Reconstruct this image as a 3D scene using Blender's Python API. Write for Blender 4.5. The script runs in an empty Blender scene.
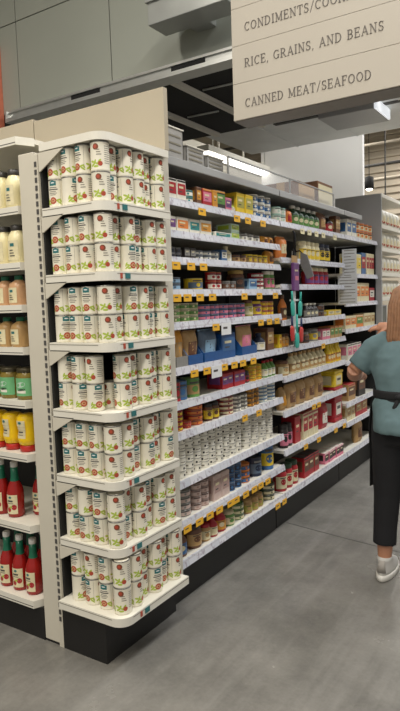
import bpy, bmesh, math, random
from mathutils import Vector, Matrix
random.seed(7)
scene = bpy.context.scene
COL = scene.collection
PI = math.pi

# ------------------------------------------------------------------ materials
RGB = {}
def srgb(h):
    v = [int(h[i:i+2], 16)/255 for i in (0, 2, 4)]
    return tuple(((c+0.055)/1.055)**2.4 if c > 0.04045 else c/12.92 for c in v)
for n, h in dict(white='e4e0d2', red='a8222a', black='191817', teal='2f8b8a', grey='8d8b86', brown='6a4630', amber='d0902c',
                 pink='d77b92', dark='2a2524', green='5f8f45', purple='73447f', lime='a9c03a', yellow='e3c32f', olive='a8a04a',
                 blue='3c6796', mint='bcd2bf', orange='d97f38', rose='ad8f86', roselight='c7b0a6', darkgreen='2f4a34', tan='b6925f', cream='ddd2ab', navy='262f45',
                 slate='5d7085', lightblue='8fb4cf', gold='a98a4a', royal='20528c', tagyellow='eeb52a', ketchup='9c1c17',
                 capgreen='17694d', mustard='f2c814', mayo='eadfb0', peach='cda077', pickle='6fb07a', ink='4a4644',
                 leaf='a9bd45', tomato='b04a34', disc='7c4327', badge='2c6f70').items():
    RGB[n] = srgb(h)
MATS = {}
def mat(name, rgb, rough=0.5, metal=0.0, var=0.06, scale=25.0, emit=None, trans=0.0, alpha=1.0, bump=0.0):
    if name in MATS: return MATS[name]
    m = bpy.data.materials.new(name); m.use_nodes = True
    nt = m.node_tree; b = nt.nodes['Principled BSDF']
    b.inputs['Roughness'].default_value = rough
    b.inputs['Metallic'].default_value = metal
    tc = nt.nodes.new('ShaderNodeTexCoord')
    nz = nt.nodes.new('ShaderNodeTexNoise'); nz.inputs['Scale'].default_value = scale; nz.inputs['Detail'].default_value = 3
    nt.links.new(tc.outputs['Object'], nz.inputs['Vector'])
    r = nt.nodes.new('ShaderNodeValToRGB')
    r.color_ramp.elements[0].position = 0.3; r.color_ramp.elements[1].position = 0.7
    r.color_ramp.elements[0].color = tuple(max(0, c*(1-var)) for c in rgb)+(1,)
    r.color_ramp.elements[1].color = tuple(min(1, c*(1+var)) for c in rgb)+(1,)
    nt.links.new(nz.outputs['Fac'], r.inputs['Fac']); nt.links.new(r.outputs['Color'], b.inputs['Base Color'])
    if emit:
        b.inputs['Emission Color'].default_value = tuple(emit[:3])+(1,); b.inputs['Emission Strength'].default_value = emit[3]
    if trans: b.inputs['Transmission Weight'].default_value = trans; b.inputs['IOR'].default_value = 1.3
    if alpha < 1: b.inputs['Alpha'].default_value = alpha
    if bump:
        bp = nt.nodes.new('ShaderNodeBump'); bp.inputs['Strength'].default_value = bump
        nt.links.new(nz.outputs['Fac'], bp.inputs['Height']); nt.links.new(bp.outputs['Normal'], b.inputs['Normal'])
    MATS[name] = m
    return m
def C(n): return mat('print_'+n, RGB[n], 0.42, 0.0, 0.07, 60)
M_SHELF = mat('shelf_white_enamel', srgb('e2ded1'), 0.38, 0, 0.03, 8)
M_POST = mat('post_cream_enamel', srgb('cdc7b7'), 0.45, 0, 0.03, 6)
M_HEAD = mat('beige_board', srgb('aba18d'), 0.6, 0, 0.025, 3)
M_BACK = mat('dark_back_panel', srgb('191919'), 0.7, 0, 0.1, 10)
M_BACKL = mat('grey_back_panel', srgb('8e8b84'), 0.6, 0, 0.05, 10)
M_BASE = mat('black_kick', srgb('191817'), 0.5, 0, 0.1, 10)
M_GREY = mat('grey_enamel', srgb('a9a9a7'), 0.45, 0, 0.03, 6)
M_STEEL = mat('brushed_steel', srgb('d2d3cf'), 0.35, 0.7, 0.06, 12)
M_DARK = mat('dark_void', srgb('141414'), 0.8, 0, 0.1, 5)
M_SLOT = mat('slot_black', srgb('4a4845'), 0.7, 0, 0.1, 5)
M_CAN = mat('can_white_paper', srgb('e9e3d0'), 0.4, 0, 0.03, 30)
M_LID = mat('can_tin_lid', srgb('8f8d86'), 0.3, 0.85, 0.06, 20)
M_TXT = mat('label_text_grey', srgb('857f70'), 0.6, 0, 0.05, 30)
M_TAG = mat('tag_yellow', srgb('eeb52a'), 0.5, 0, 0.03, 30)
M_TAGC = mat('tag_cream', srgb('e9dfb4'), 0.5, 0, 0.03, 30)
M_PAPER = mat('paper_white', srgb('e3e4e4'), 0.7, 0, 0.03, 30)

def rail_material():
    m = bpy.data.materials.new('price_rail_labels'); m.use_nodes = True
    nt = m.node_tree; b = nt.nodes['Principled BSDF']; b.inputs['Roughness'].default_value = 0.3
    tc = nt.nodes.new('ShaderNodeTexCoord'); sp = nt.nodes.new('ShaderNodeSeparateXYZ'); nt.links.new(tc.outputs['Object'], sp.inputs[0])
    cb = nt.nodes.new('ShaderNodeCombineXYZ'); nt.links.new(sp.outputs['Y'], cb.inputs['X']); nt.links.new(sp.outputs['Z'], cb.inputs['Y'])
    br = nt.nodes.new('ShaderNodeTexBrick'); nt.links.new(cb.outputs[0], br.inputs['Vector'])
    br.inputs['Scale'].default_value = 1.0; br.inputs['Brick Width'].default_value = 0.072; br.inputs['Row Height'].default_value = 0.06
    br.inputs['Mortar Size'].default_value = 0.004; br.inputs['Mortar Smooth'].default_value = 0.1
    br.inputs['Color1'].default_value = srgb('dadadf')+(1,); br.inputs['Color2'].default_value = srgb('c6c9d1')+(1,)
    br.inputs['Mortar'].default_value = srgb('c2c3c8')+(1,)
    nz = nt.nodes.new('ShaderNodeTexNoise'); nz.inputs['Scale'].default_value = 42; nz.inputs['Detail'].default_value = 1
    nt.links.new(tc.outputs['Object'], nz.inputs['Vector'])
    rp = nt.nodes.new('ShaderNodeValToRGB'); rp.color_ramp.elements[0].position = 0.56; rp.color_ramp.elements[1].position = 0.70
    rp.color_ramp.elements[0].color = (0, 0, 0, 1); rp.color_ramp.elements[1].color = (1, 1, 1, 1)
    nt.links.new(nz.outputs['Fac'], rp.inputs['Fac'])
    mx = nt.nodes.new('ShaderNodeMixRGB'); nt.links.new(rp.outputs['Color'], mx.inputs['Fac']); nt.links.new(br.outputs['Color'], mx.inputs['Color1'])
    mx.inputs['Color2'].default_value = srgb('a9a2ac')+(1,)
    nt.links.new(mx.outputs['Color'], b.inputs['Base Color'])
    return m
M_RAIL = rail_material()

def floor_material():
    m = bpy.data.materials.new('polished_concrete'); m.use_nodes = True
    nt = m.node_tree; b = nt.nodes['Principled BSDF']
    tc = nt.nodes.new('ShaderNodeTexCoord')
    def noise(s, d, rough=.5):
        n = nt.nodes.new('ShaderNodeTexNoise'); n.inputs['Scale'].default_value = s; n.inputs['Detail'].default_value = d
        n.inputs['Roughness'].default_value = rough
        nt.links.new(tc.outputs['Object'], n.inputs['Vector']); return n
    n1 = noise(2.2, 8, .62); n2 = noise(55, 4, .7)
    r1 = nt.nodes.new('ShaderNodeValToRGB'); r1.color_ramp.elements[0].position = .3; r1.color_ramp.elements[1].position = .72
    r1.color_ramp.elements[0].color = srgb('65635e')+(1,); r1.color_ramp.elements[1].color = srgb('8d8a83')+(1,)
    nt.links.new(n1.outputs['Fac'], r1.inputs['Fac'])
    r2 = nt.nodes.new('ShaderNodeValToRGB'); r2.color_ramp.elements[0].position = .3; r2.color_ramp.elements[1].position = .7
    r2.color_ramp.elements[0].color = (.86, .86, .86, 1); r2.color_ramp.elements[1].color = (1, 1, 1, 1)
    nt.links.new(n2.outputs['Fac'], r2.inputs['Fac'])
    mx = nt.nodes.new('ShaderNodeMixRGB'); mx.blend_type = 'MULTIPLY'; mx.inputs['Fac'].default_value = 1
    nt.links.new(r1.outputs['Color'], mx.inputs['Color1']); nt.links.new(r2.outputs['Color'], mx.inputs['Color2'])
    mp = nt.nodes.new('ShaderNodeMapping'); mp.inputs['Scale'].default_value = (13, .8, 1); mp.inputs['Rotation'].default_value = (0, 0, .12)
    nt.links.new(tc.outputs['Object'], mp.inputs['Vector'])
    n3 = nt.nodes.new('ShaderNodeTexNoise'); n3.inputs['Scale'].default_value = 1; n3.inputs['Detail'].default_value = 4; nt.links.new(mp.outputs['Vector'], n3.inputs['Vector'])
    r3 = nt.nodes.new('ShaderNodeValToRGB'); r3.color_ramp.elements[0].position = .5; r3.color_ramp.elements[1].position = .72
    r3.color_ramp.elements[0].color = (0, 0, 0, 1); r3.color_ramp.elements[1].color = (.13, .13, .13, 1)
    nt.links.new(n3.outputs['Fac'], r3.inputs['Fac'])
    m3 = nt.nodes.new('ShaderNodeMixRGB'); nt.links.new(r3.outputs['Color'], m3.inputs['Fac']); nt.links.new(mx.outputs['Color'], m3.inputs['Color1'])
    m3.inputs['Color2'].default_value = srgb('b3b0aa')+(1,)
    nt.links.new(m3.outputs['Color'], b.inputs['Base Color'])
    rr = nt.nodes.new('ShaderNodeMapRange'); rr.inputs['To Min'].default_value = .16; rr.inputs['To Max'].default_value = .34
    nt.links.new(n1.outputs['Fac'], rr.inputs['Value']); nt.links.new(rr.outputs['Result'], b.inputs['Roughness'])
    b.inputs['Specular IOR Level'].default_value = 0.45
    return m

# ------------------------------------------------------------------ mesh builder
class MB:
    def __init__(s): s.v = []; s.f = []; s.m = []; s.mats = []; s.sm = []
    def mi(s, m):
        if m not in s.mats: s.mats.append(m)
        return s.mats.index(m)
    def add(s, vs, fs, m, smooth=False):
        o = len(s.v); s.v += [tuple(p) for p in vs]; k = s.mi(m)
        for f in fs: s.f.append([i+o for i in f]); s.m.append(k); s.sm.append(smooth)
        return s
    def box(s, x0, x1, y0, y1, z0, z1, m, bev=0.0):
        if bev <= 0:
            v = [(x, y, z) for z in (z0, z1) for y in (y0, y1) for x in (x0, x1)]
            return s.add(v, [(0,2,3,1),(4,5,7,6),(0,1,5,4),(2,6,7,3),(0,4,6,2),(1,3,7,5)], m)
        bm = bmesh.new(); bmesh.ops.create_cube(bm, size=1)
        for q in bm.verts: q.co = ((x0+x1)/2+q.co.x*(x1-x0), (y0+y1)/2+q.co.y*(y1-y0), (z0+z1)/2+q.co.z*(z1-z0))
        bmesh.ops.bevel(bm, geom=bm.edges[:], offset=bev, segments=2, affect='EDGES', profile=.5)
        bm.verts.index_update()
        vs = [tuple(q.co) for q in bm.verts]; fs = [[q.index for q in f.verts] for f in bm.faces]; bm.free()
        return s.add(vs, fs, m)
    def prism(s, poly, z0, z1, m, holes=None):
        n = len(poly); v = [(x, y, z0) for x, y in poly]+[(x, y, z1) for x, y in poly]
        f = [list(range(n))[::-1], list(range(n, 2*n))]+[(i, (i+1) % n, n+(i+1) % n, n+i) for i in range(n)]
        return s.add(v, f, m)
    def wall(s, path, t, z0, z1, m):          # open strip with thickness along a 2-D path (outward = right side)
        outer = path; inner = []
        for i, p in enumerate(path):
            a = path[max(0, i-1)]; b = path[min(len(path)-1, i+1)]
            d = Vector((b[0]-a[0], b[1]-a[1])).normalized(); nrm = Vector((d.y, -d.x))
            inner.append((p[0]-nrm.x*t, p[1]-nrm.y*t))
        n = len(path); vs = [(x, y, z) for z in (z0, z1) for x, y in outer]+[(x, y, z) for z in (z0, z1) for x, y in inner]; fs = []
        for i in range(n-1):
            o0, o1, i0, i1 = i, n+i, 2*n+i, 3*n+i
            fs += [(o0, o0+1, o1+1, o1), (i0, i1, i1+1, i0+1), (o1, o1+1, i1+1, i1), (o0, i0, i0+1, o0+1)]
        fs += [(0, n, 3*n, 2*n), (n-1, 3*n-1, 4*n-1, 2*n-1)]
        return s.add(vs, fs, m)
    def lathe(s, prof, m, seg=20, c=(0, 0, 0), smooth=True, sq=0.0):
        vs = []; fs = []
        for r, z in prof:
            for i in range(seg):
                a = 2*PI*i/seg; k = 1.0
                if sq: k = 1.0/(max(abs(math.cos(a)), abs(math.sin(a)))**sq)
                vs.append((c[0]+r*k*math.cos(a), c[1]+r*k*math.sin(a), c[2]+z))
        for j in range(len(prof)-1):
            for i in range(seg):
                i2 = (i+1) % seg; fs.append((j*seg+i, j*seg+i2, (j+1)*seg+i2, (j+1)*seg+i))
        s.add(vs, fs, m, smooth)
        n = len(prof)
        s.add(vs[:seg], [list(range(seg))[::-1]], m); s.add(vs[(n-1)*seg:], [list(range(seg))], m)
        return s
    def patch(s, r, a0, a1, z0, z1, m, n=10, sq=0.0, th=0.0006):
        vs = []; fs = []
        for i in range(n+1):
            a = a0+(a1-a0)*i/n
            k = 1.0/(max(abs(math.cos(a)), abs(math.sin(a)))**sq) if sq else 1.0
            for z in (z0, z1): vs.append(((r+th)*k*math.cos(a), (r+th)*k*math.sin(a), z))
        for i in range(n): fs.append((2*i, 2*i+2, 2*i+3, 2*i+1))
        return s.add(vs, fs, m, True)
    def cdisc(s, r, a, z, rx, rz, m, n=14, rot=0.0, th=0.0010):
        vs = [((r+th)*math.cos(a), (r+th)*math.sin(a), z)]
        for i in range(n):
            t = 2*PI*i/n; dx = rx*math.cos(t); dz = rz*math.sin(t)
            dx, dz = dx*math.cos(rot)-dz*math.sin(rot), dx*math.sin(rot)+dz*math.cos(rot)
            aa = a+dx/r; vs.append(((r+th)*math.cos(aa), (r+th)*math.sin(aa), z+dz))
        return s.add(vs, [(0, i+1, (i+1) % n+1) for i in range(n)], m, True)
    def tube(s, pts, rad, m, seg=10, ell=None, smooth=True):
        pts = [Vector(p) for p in pts]; n = len(pts)
        if not hasattr(rad, '__len__'): rad = [rad]*n
        vs = []; fs = []; up = None
        for i, p in enumerate(pts):
            d = (pts[min(n-1, i+1)]-pts[max(0, i-1)]).normalized()
            if up is None: up = Vector((0, 0, 1)) if abs(d.z) < .8 else Vector((0, 1, 0))
            u = (up-d*up.dot(d)).normalized(); w = d.cross(u); up = u
            ru, rw = (rad[i], rad[i]) if not ell else (rad[i]*ell[0], rad[i]*ell[1])
            for k in range(seg):
                a = 2*PI*k/seg; vs.append(p+u*ru*math.cos(a)+w*rw*math.sin(a))
        for j in range(n-1):
            for k in range(seg):
                k2 = (k+1) % seg; fs.append((j*seg+k, j*seg+k2, (j+1)*seg+k2, (j+1)*seg+k))
        fs.append(list(range(seg))[::-1]); fs.append(list(range((n-1)*seg, n*seg)))
        return s.add(vs, fs, m, smooth)
    def loft(s, rings, m, seg=24, cap=True):   # rings: (centre, rx, ry[, tilt about x])
        vs = []; fs = []
        for r in rings:
            c, rx, ry = r[0], r[1], r[2]; t = r[3] if len(r) > 3 else 0
            for k in range(seg):
                a = 2*PI*k/seg; x = rx*math.cos(a); y = ry*math.sin(a)
                vs.append((c[0]+x, c[1]+y*math.cos(t), c[2]+y*math.sin(t)))
        for j in range(len(rings)-1):
            for k in range(seg):
                k2 = (k+1) % seg; fs.append((j*seg+k, j*seg+k2, (j+1)*seg+k2, (j+1)*seg+k))
        if cap: fs.append(list(range(seg))[::-1]); fs.append(list(range((len(rings)-1)*seg, len(rings)*seg)))
        return s.add(vs, fs, m, True)
    def ball(s, c, rx, ry, rz, m, seg=16, rings=10):
        prof = [(math.sin(PI*i/rings), -math.cos(PI*i/rings)) for i in range(1, rings)]
        vs = []; fs = []
        for r, z in prof:
            for k in range(seg):
                a = 2*PI*k/seg; vs.append((c[0]+rx*r*math.cos(a), c[1]+ry*r*math.sin(a), c[2]+rz*z))
        for j in range(len(prof)-1):
            for k in range(seg):
                k2 = (k+1) % seg; fs.append((j*seg+k, j*seg+k2, (j+1)*seg+k2, (j+1)*seg+k))
        nb = len(vs); vs += [(c[0], c[1], c[2]-rz), (c[0], c[1], c[2]+rz)]
        for k in range(seg):
            k2 = (k+1) % seg; fs.append((nb, k2, k)); fs.append((nb+1, (len(prof)-1)*seg+k, (len(prof)-1)*seg+k2))
        return s.add(vs, fs, m, True)
    def mesh(s, name):
        me = bpy.data.meshes.new(name); me.from_pydata(s.v, [], s.f)
        for m in s.mats: me.materials.append(m)
        me.polygons.foreach_set('material_index', s.m); me.polygons.foreach_set('use_smooth', s.sm)
        bm = bmesh.new(); bm.from_mesh(me); bmesh.ops.recalc_face_normals(bm, faces=bm.faces[:]); bm.to_mesh(me); bm.free()
        me.update(); return me
    def build(s, name, parent=None):
        return link(name, s.mesh(name), parent)
def link(name, me, parent=None, loc=None, rz=0):
    o = bpy.data.objects.new(name, me); COL.objects.link(o)
    if parent: o.parent = parent
    if loc: o.location = loc
    if rz: o.rotation_euler = (0, 0, rz)
    return o
LABELS = {}
def tag(o, label, cat, group=None):
    n = len(label.split()); assert 4 <= n <= 16, (n, label)
    assert label not in LABELS, label
    LABELS[label] = o
    o['label'] = label; o['category'] = cat
    if group: o['group'] = group
    return o
def thing(name, label, cat, loc=(0, 0, 0), group=None, rz=0):
    o = bpy.data.objects.new(name, None); o.empty_display_size = .05; COL.objects.link(o)
    o.location = loc; o.rotation_euler = (0, 0, rz)
    return tag(o, label, cat, group)
def struct(o): o['kind'] = 'structure'; return o
ORD = ['first', 'second', 'third', 'fourth', 'fifth', 'sixth', 'seventh', 'eighth', 'ninth', 'tenth', 'eleventh', 'twelfth']

# ------------------------------------------------------------------ camera
CAM = Vector((1.58283, -1.79936, 1.5)); yaw, pitch, roll, fpx = 0.575310, -0.089078, -0.033063, 608.777
fw = Vector((-math.sin(yaw)*math.cos(pitch), math.cos(yaw)*math.cos(pitch), math.sin(pitch)))
rt = Vector((math.cos(yaw), math.sin(yaw), 0)); up = rt.cross(fw)
r2 = rt*math.cos(roll)+up*math.sin(roll); u2 = up*math.cos(roll)-rt*math.sin(roll)
cd = bpy.data.cameras.new('camera'); cam = bpy.data.objects.new('camera', cd); COL.objects.link(cam)
cam.matrix_world = Matrix(((r2.x, u2.x, -fw.x, CAM.x), (r2.y, u2.y, -fw.y, CAM.y), (r2.z, u2.z, -fw.z, CAM.z), (0, 0, 0, 1)))
cd.sensor_fit = 'VERTICAL'; cd.sensor_height = 36; cd.lens = fpx/711*36; cd.clip_end = 100
scene.camera = cam

# ------------------------------------------------------------------ setting
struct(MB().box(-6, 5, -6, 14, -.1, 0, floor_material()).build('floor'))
M_CEIL = mat('ceiling_deck', srgb('b0a794'), .7, 0, .05, 2)
struct(MB().box(-6, 5, -6, 14, 5.0, 5.1, M_CEIL).build('ceiling'))
struct(MB().box(.0, .46, 1.79, 1.797, .0002, .0012, M_SLOT).build('trim_1')) if False else None
j = MB(); j.tube([(-.13, 1.83, .0006), (.1, 1.79, .0006), (.31, 1.755, .0006), (.8, 1.68, .0006), (2.2, 1.6, .0006)], .004, M_SLOT, 6, (.2, 1)); struct(j.build('trim_1'))
# far wall: corrugated tan deck boards
w = MB(); MW = mat('far_wall_tan', srgb('c6bba8'), .6, 0, .06, 2)
w.box(-6, 5, 11.5, 11.6, 0, 5, MW)
for k in range(14): w.box(-6, 5, 11.44, 11.5, 2.9+.15*k, 2.95+.15*k, MW)
struct(w.build('wall_far'))
struct(MB().box(-6.1, -6, -6, 14, 0, 5, mat('side_wall', srgb('8b8a82'), .7)).build('wall_left'))
# pale square column behind the run
c = MB(); MC = mat('pale_grey_plaster', srgb('e0ded9'), .7, 0, .03, 2); c.box(-1.85, -.6, 5.0, 5.06, 0, 5, MC); struct(c.build('wall_column'))

# bulkhead hung over the aisle: green-grey boards, steel channel below, dark void behind
MG = mat('bulkhead_green_grey', srgb('9c9f94'), .55, 0, .04, 1.5)
b = MB(); xs = [-5, -2.107, -1.192, -.2, 1.0]
for i in range(4):
    for z0, z1 in ((2.99, 3.628), (3.636, 4.99)): b.box(xs[i]+.004, xs[i+1]-.004, 1.50, 1.53, z0, z1, MG)
b.box(-5, 1.0, 1.515, 1.56, 2.93, 4.99, M_SLOT)
struct(b.build('wall_bulkhead'))
s = thing('steel_channel', 'long steel channel along bottom of the green grey bulkhead', 'beam', (0, 0, 0))
m = MB(); m.box(-2.2, 1.0, 1.455, 1.4995, 2.97, 2.985, M_STEEL); m.box(-2.2, 1.0, 1.47, 1.5145, 2.92, 2.97, M_STEEL)
m.box(-2.2, 1.0, 1.44, 1.56, 2.905, 2.9195, M_STEEL); m.box(-2.2, 1.0, 1.44, 1.448, 2.92, 2.93, M_STEEL); m.build('channel_web', s)
m = MB(); m.box(-2.215, -2.2, 1.44, 1.498, 2.90, 2.985, M_STEEL); m.build('end_plate', s)
for x0, x1 in ((-1.545, -1.28), (-.68, -.43)):
    m = MB(); m.box(x0, x1, 1.464, 1.472, 2.932, 2.968, M_DARK); m.build('slot_opening', s)
m = MB()
m.box(-5, .25, 1.56, 2.95, 2.96, 3.0, M_DARK)
struct(m.build('ceiling_void'))
for i, (xa, lab) in enumerate(((-.78, 'white rail under the dark soffit nearer the aisle'), (-1.22, 'white rail under the dark soffit farther from aisle'))):
    t = thing('soffit_rail', lab, 'rail', (xa, 0, 0), 'white rails under the dark soffit')
    MB().box(-.022, .022, 1.58, 2.93, 2.93, 2.960, M_SHELF).build('rail_body', t)
    MB().box(-.03, .03, 1.57, 1.58, 2.925, 2.960, M_STEEL).build('end_cap', t)
for (x, y, lab) in ((-.72, 1.9, 'small dark conduit in the void nearest the sign'), (-1.15, 2.35, 'small dark conduit deeper in the void')):
    o = MB(); o.tube([(x, y, 2.953), (x+.25, y+.02, 2.953), (x+.27, y+.03, 2.956)], .008, M_STEEL, 8); tag(o.build('conduit'), lab, 'conduit')
# pale metal soffit panel beyond the void
t = thing('duct', 'wide pale metal duct panel under ceiling behind the aisle sign', 'duct', (0, 0, 0))
MD = mat('galvanised', srgb('dadcda'), .42, .1, .06, 4)
MB().box(-1.42, .9, 3.0, 3.93, 2.985, 3.35, MD, .01).build('duct_body', t)
for x in (-.9, -.3, .3): MB().box(x-.010, x+.010, 2.99, 3.935, 2.981, 3.36, MD).build('duct_flange', t)
MB().box(-.75, -.2, 3.06, 3.12, 2.980, 2.986, M_SLOT).build('vent_slot', t); MB().box(-.1, .35, 3.1, 3.16, 2.980, 2.986, M_SLOT).build('vent_slot', t)
# square duct stub on the bulkhead
MDB = mat('galvanised_box', srgb('9b9d99'), .35, .3, .08, 5)
t = thing('duct_box', 'small galvanised duct box hanging on the green grey bulkhead', 'duct', (0, 0, 0))
MB().box(-.653, -.12, 1.205, 1.385, 3.12, 3.26, MDB, .004).build('box_body', t)
m = MB(); m.box(-.66, -.11, 1.19, 1.22, 3.245, 3.275, MDB); m.build('collar', t); m = MB(); m.box(-.50, -.36, 1.385, 1.4995, 3.14, 3.24, MDB, .004); m.build('neck', t)
m = MB()
for k in range(5): m.ball((-.63+.05*k, 1.23, 3.275+.01*(k % 2)), .03, .03, .02, M_STEEL, 8, 6)
m.build('bolt_cluster', t)
# linear light behind the run
t = thing('strip_light', 'long white strip light glowing behind top of the shelving', 'light', (-1.8, 0, 0))
MB().box(-.07, .07, 3.6, 6.5, 3.02, 3.08, M_SHELF).build('housing', t)
MB().box(-.05, .05, 3.62, 6.48, 2.995, 3.02, mat('strip_diffuser', (1, 1, 1), .4, 0, .01, 3, emit=(1, .97, .9, 4))).build('diffuser', t)
m = MB()
for y in (3.8, 5, 6.2): m.tube([(0, y, 3.08), (0, y, 5.0)], .006, M_STEEL, 6)
m.build('hanger', t)
for k, (x, lab) in enumerate(((-2.45, 'pale girder beside the strip light'), (-2.1, 'pale girder between strip light and column'))):
    o = MB().box(x-.05, x+.05, 3.2, 8, 3.1, 3.22, M_POST); o.box(x-.01, x+.01, 5, 5.02, 3.22, 5, M_POST); tag(o.build('girder'), lab, 'girder')
# pendant lamps, pipes, fixtures at far right
def pendant(x, y, z, lab):
    t = thing('pendant_lamp', lab, 'lamp', (x, y, z), 'dark pendant lamps')
    m = MB(); m.lathe([(.02, .22), (.075, .2), (.08, 0), (.07, 0)], M_DARK, 16); m.build('lamp_shade', t)
    MB().tube([(0, 0, .2), (0, 0, 5-z)], .006, M_DARK, 6).build('cord', t)
    MB().ball((0, 0, -.005), .06, .06, .03, mat('lamp_glow', (1, 1, 1), .4, 0, .01, 3, emit=(1, .93, .8, 5)), 12, 8).build('bulb', t)
pendant(-1.77, 9, 3.36, 'dark pendant lamp above the pale far display shelf')
for k, (z, y) in enumerate(((4.32, 8.4), (4.02, 8.7), (3.82, 9.4), (3.62, 9.7))):
    o = MB(); o.tube([(-6, y, z), (4.9, y, z+.05)], .025, M_SLOT if k % 2 == 0 else MW, 8); tag(o.build('pipe'), f'{["topmost","upper","lower","lowest"][k]} horizontal pipe before the tan far wall', 'pipe', 'pipes before the far wall')
o = MB().box(-1.36, -1.34, 8.5, 8.52, 3.0, 5, M_SLOT); tag(o.build('hanger_rod'), 'thin dark rod hanging before the tan far wall', 'rod')
t = thing('ceiling_fixture', 'bright metal light fixture right of the aisle sign bottom', 'light', (-.06, 2.9, 0))
MB().box(-.22, .22, 0, .42, 2.90, 2.985, M_GREY, .006).build('fixture_body', t)
MB().box(.22, .235, .02, .40, 2.905, 2.98, mat('fixture_diffuser', (1, 1, 1), .4, 0, .01, 3, emit=(.9, .95, 1, .6))).build('diffuser', t)
t = thing('spot_light', 'white spotlight housing at right edge above far shelves', 'light', (.62, 4.1, 3.14))
m = MB(); m.tube([(0, 0, 0), (.05, .25, .22)], [.07, .06], M_SHELF, 14); m.build('spot_body', t)
MB().tube([(.05, .25, .2), (.05, .25, 1.86)], .01, M_STEEL, 8).build('stem', t)
o = MB().box(-2.36, -2.292, 1.38, 1.4998, 2.86, 3.5, mat('coral_paint', srgb('d27a5e'), .5), .004); 
MB_c = tag(o.build('coral_post'), 'slim coral strip at the left edge beside the bulkhead', 'strip')

# ------------------------------------------------------------------ hanging aisle sign
GL = {  # unit letters: width, strokes ('l',x0,y0,x1,y1,t) / ('a',cx,cy,rx,ry,deg0,deg1,t)
 'A': (.72, [('l',.08,0,.36,1,.07),('l',.36,1,.64,0,.15),('l',.18,.33,.54,.33,.06),('l',0,0,.2,0,.06),('l',.52,0,.74,0,.06)]),
 'B': (.62, [('l',.12,0,.12,1,.15),('l',0,0,.3,0,.06),('l',0,1,.3,1,.06),('a',.3,.75,.22,.25,-90,90,.11),('a',.3,.26,.26,.26,-90,90,.12),('l',.12,.51,.32,.51,.06)]),
 'C': (.68, [('a',.38,.5,.33,.5,50,310,.13),('l',.6,.72,.6,1,.06)]),
 'D': (.74, [('l',.12,0,.12,1,.15),('l',0,0,.32,0,.06),('l',0,1,.32,1,.06),('a',.3,.5,.36,.5,-90,90,.13)]),
 'E': (.6, [('l',.12,0,.12,1,.15),('l',0,0,.56,0,.07),('l',0,1,.54,1,.07),('l',.12,.52,.42,.52,.06),('l',.55,0,.55,.24,.06),('l',.53,1,.53,.78,.06),('l',.42,.4,.42,.64,.05)]),
 'F': (.56, [('l',.12,0,.12,1,.15),('l',0,0,.28,0,.06),('l',0,1,.54,1,.07),('l',.12,.52,.4,.52,.06),('l',.53,1,.53,.76,.06),('l',.4,.4,.4,.64,.05)]),
 'G': (.74, [('a',.38,.5,.33,.5,50,320,.13),('l',.62,.05,.62,.44,.13),('l',.48,.44,.74,.44,.06),('l',.6,.74,.6,1,.06)]),
 'I': (.3, [('l',.15,0,.15,1,.15),('l',.02,0,.28,0,.06),('l',.02,1,.28,1,.06)]),
 'K': (.72, [('l',.12,0,.12,1,.15),('l',0,0,.26,0,.06),('l',0,1,.26,1,.06),('l',.15,.42,.56,1,.07),('l',.28,.6,.62,0,.14),('l',.45,1,.7,1,.06),('l',.5,0,.74,0,.06)]),
 'M': (.9, [('l',.14,0,.14,1,.07),('l',.14,1,.45,.1,.15),('l',.45,.1,.76,1,.06),('l',.76,0,.76,1,.15),('l',0,0,.26,0,.06),('l',.62,0,.9,0,.06),('l',0,1,.16,1,.06),('l',.74,1,.9,1,.06)]),
 'N': (.76, [('l',.13,0,.13,1,.07),('l',.13,1,.63,0,.15),('l',.63,0,.63,1,.07),('l',0,0,.26,0,.06),('l',0,1,.18,1,.06),('l',.5,1,.76,1,.06)]),
 'O': (.76, [('a',.38,.5,.33,.5,0,360,.13)]),
 'R': (.7, [('l',.12,0,.12,1,.15),('l',0,0,.26,0,.06),('l',0,1,.3,1,.06),('a',.3,.74,.24,.26,-90,90,.11),('l',.12,.48,.32,.48,.06),('l',.32,.48,.6,0,.14),('l',.52,0,.72,0,.06)]),
 'S': (.56, [('a',.28,.74,.2,.25,40,270,.12),('a',.28,.25,.22,.25,-140,90,.12),('l',.47,.74,.47,1,.05),('l',.06,0,.06,.28,.05)]),
 'T': (.64, [('l',.32,0,.32,1,.15),('l',.02,1,.62,1,.07),('l',.2,0,.44,0,.06),('l',.03,.74,.03,1,.06),('l',.61,.74,.61,1,.06)]),
 '/': (.46, [('l',.04,-.12,.42,1.1,.08)]), ',': (.24, [('l',.14,.06,.06,-.16,.1)]), ' ': (.34, [])}
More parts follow.
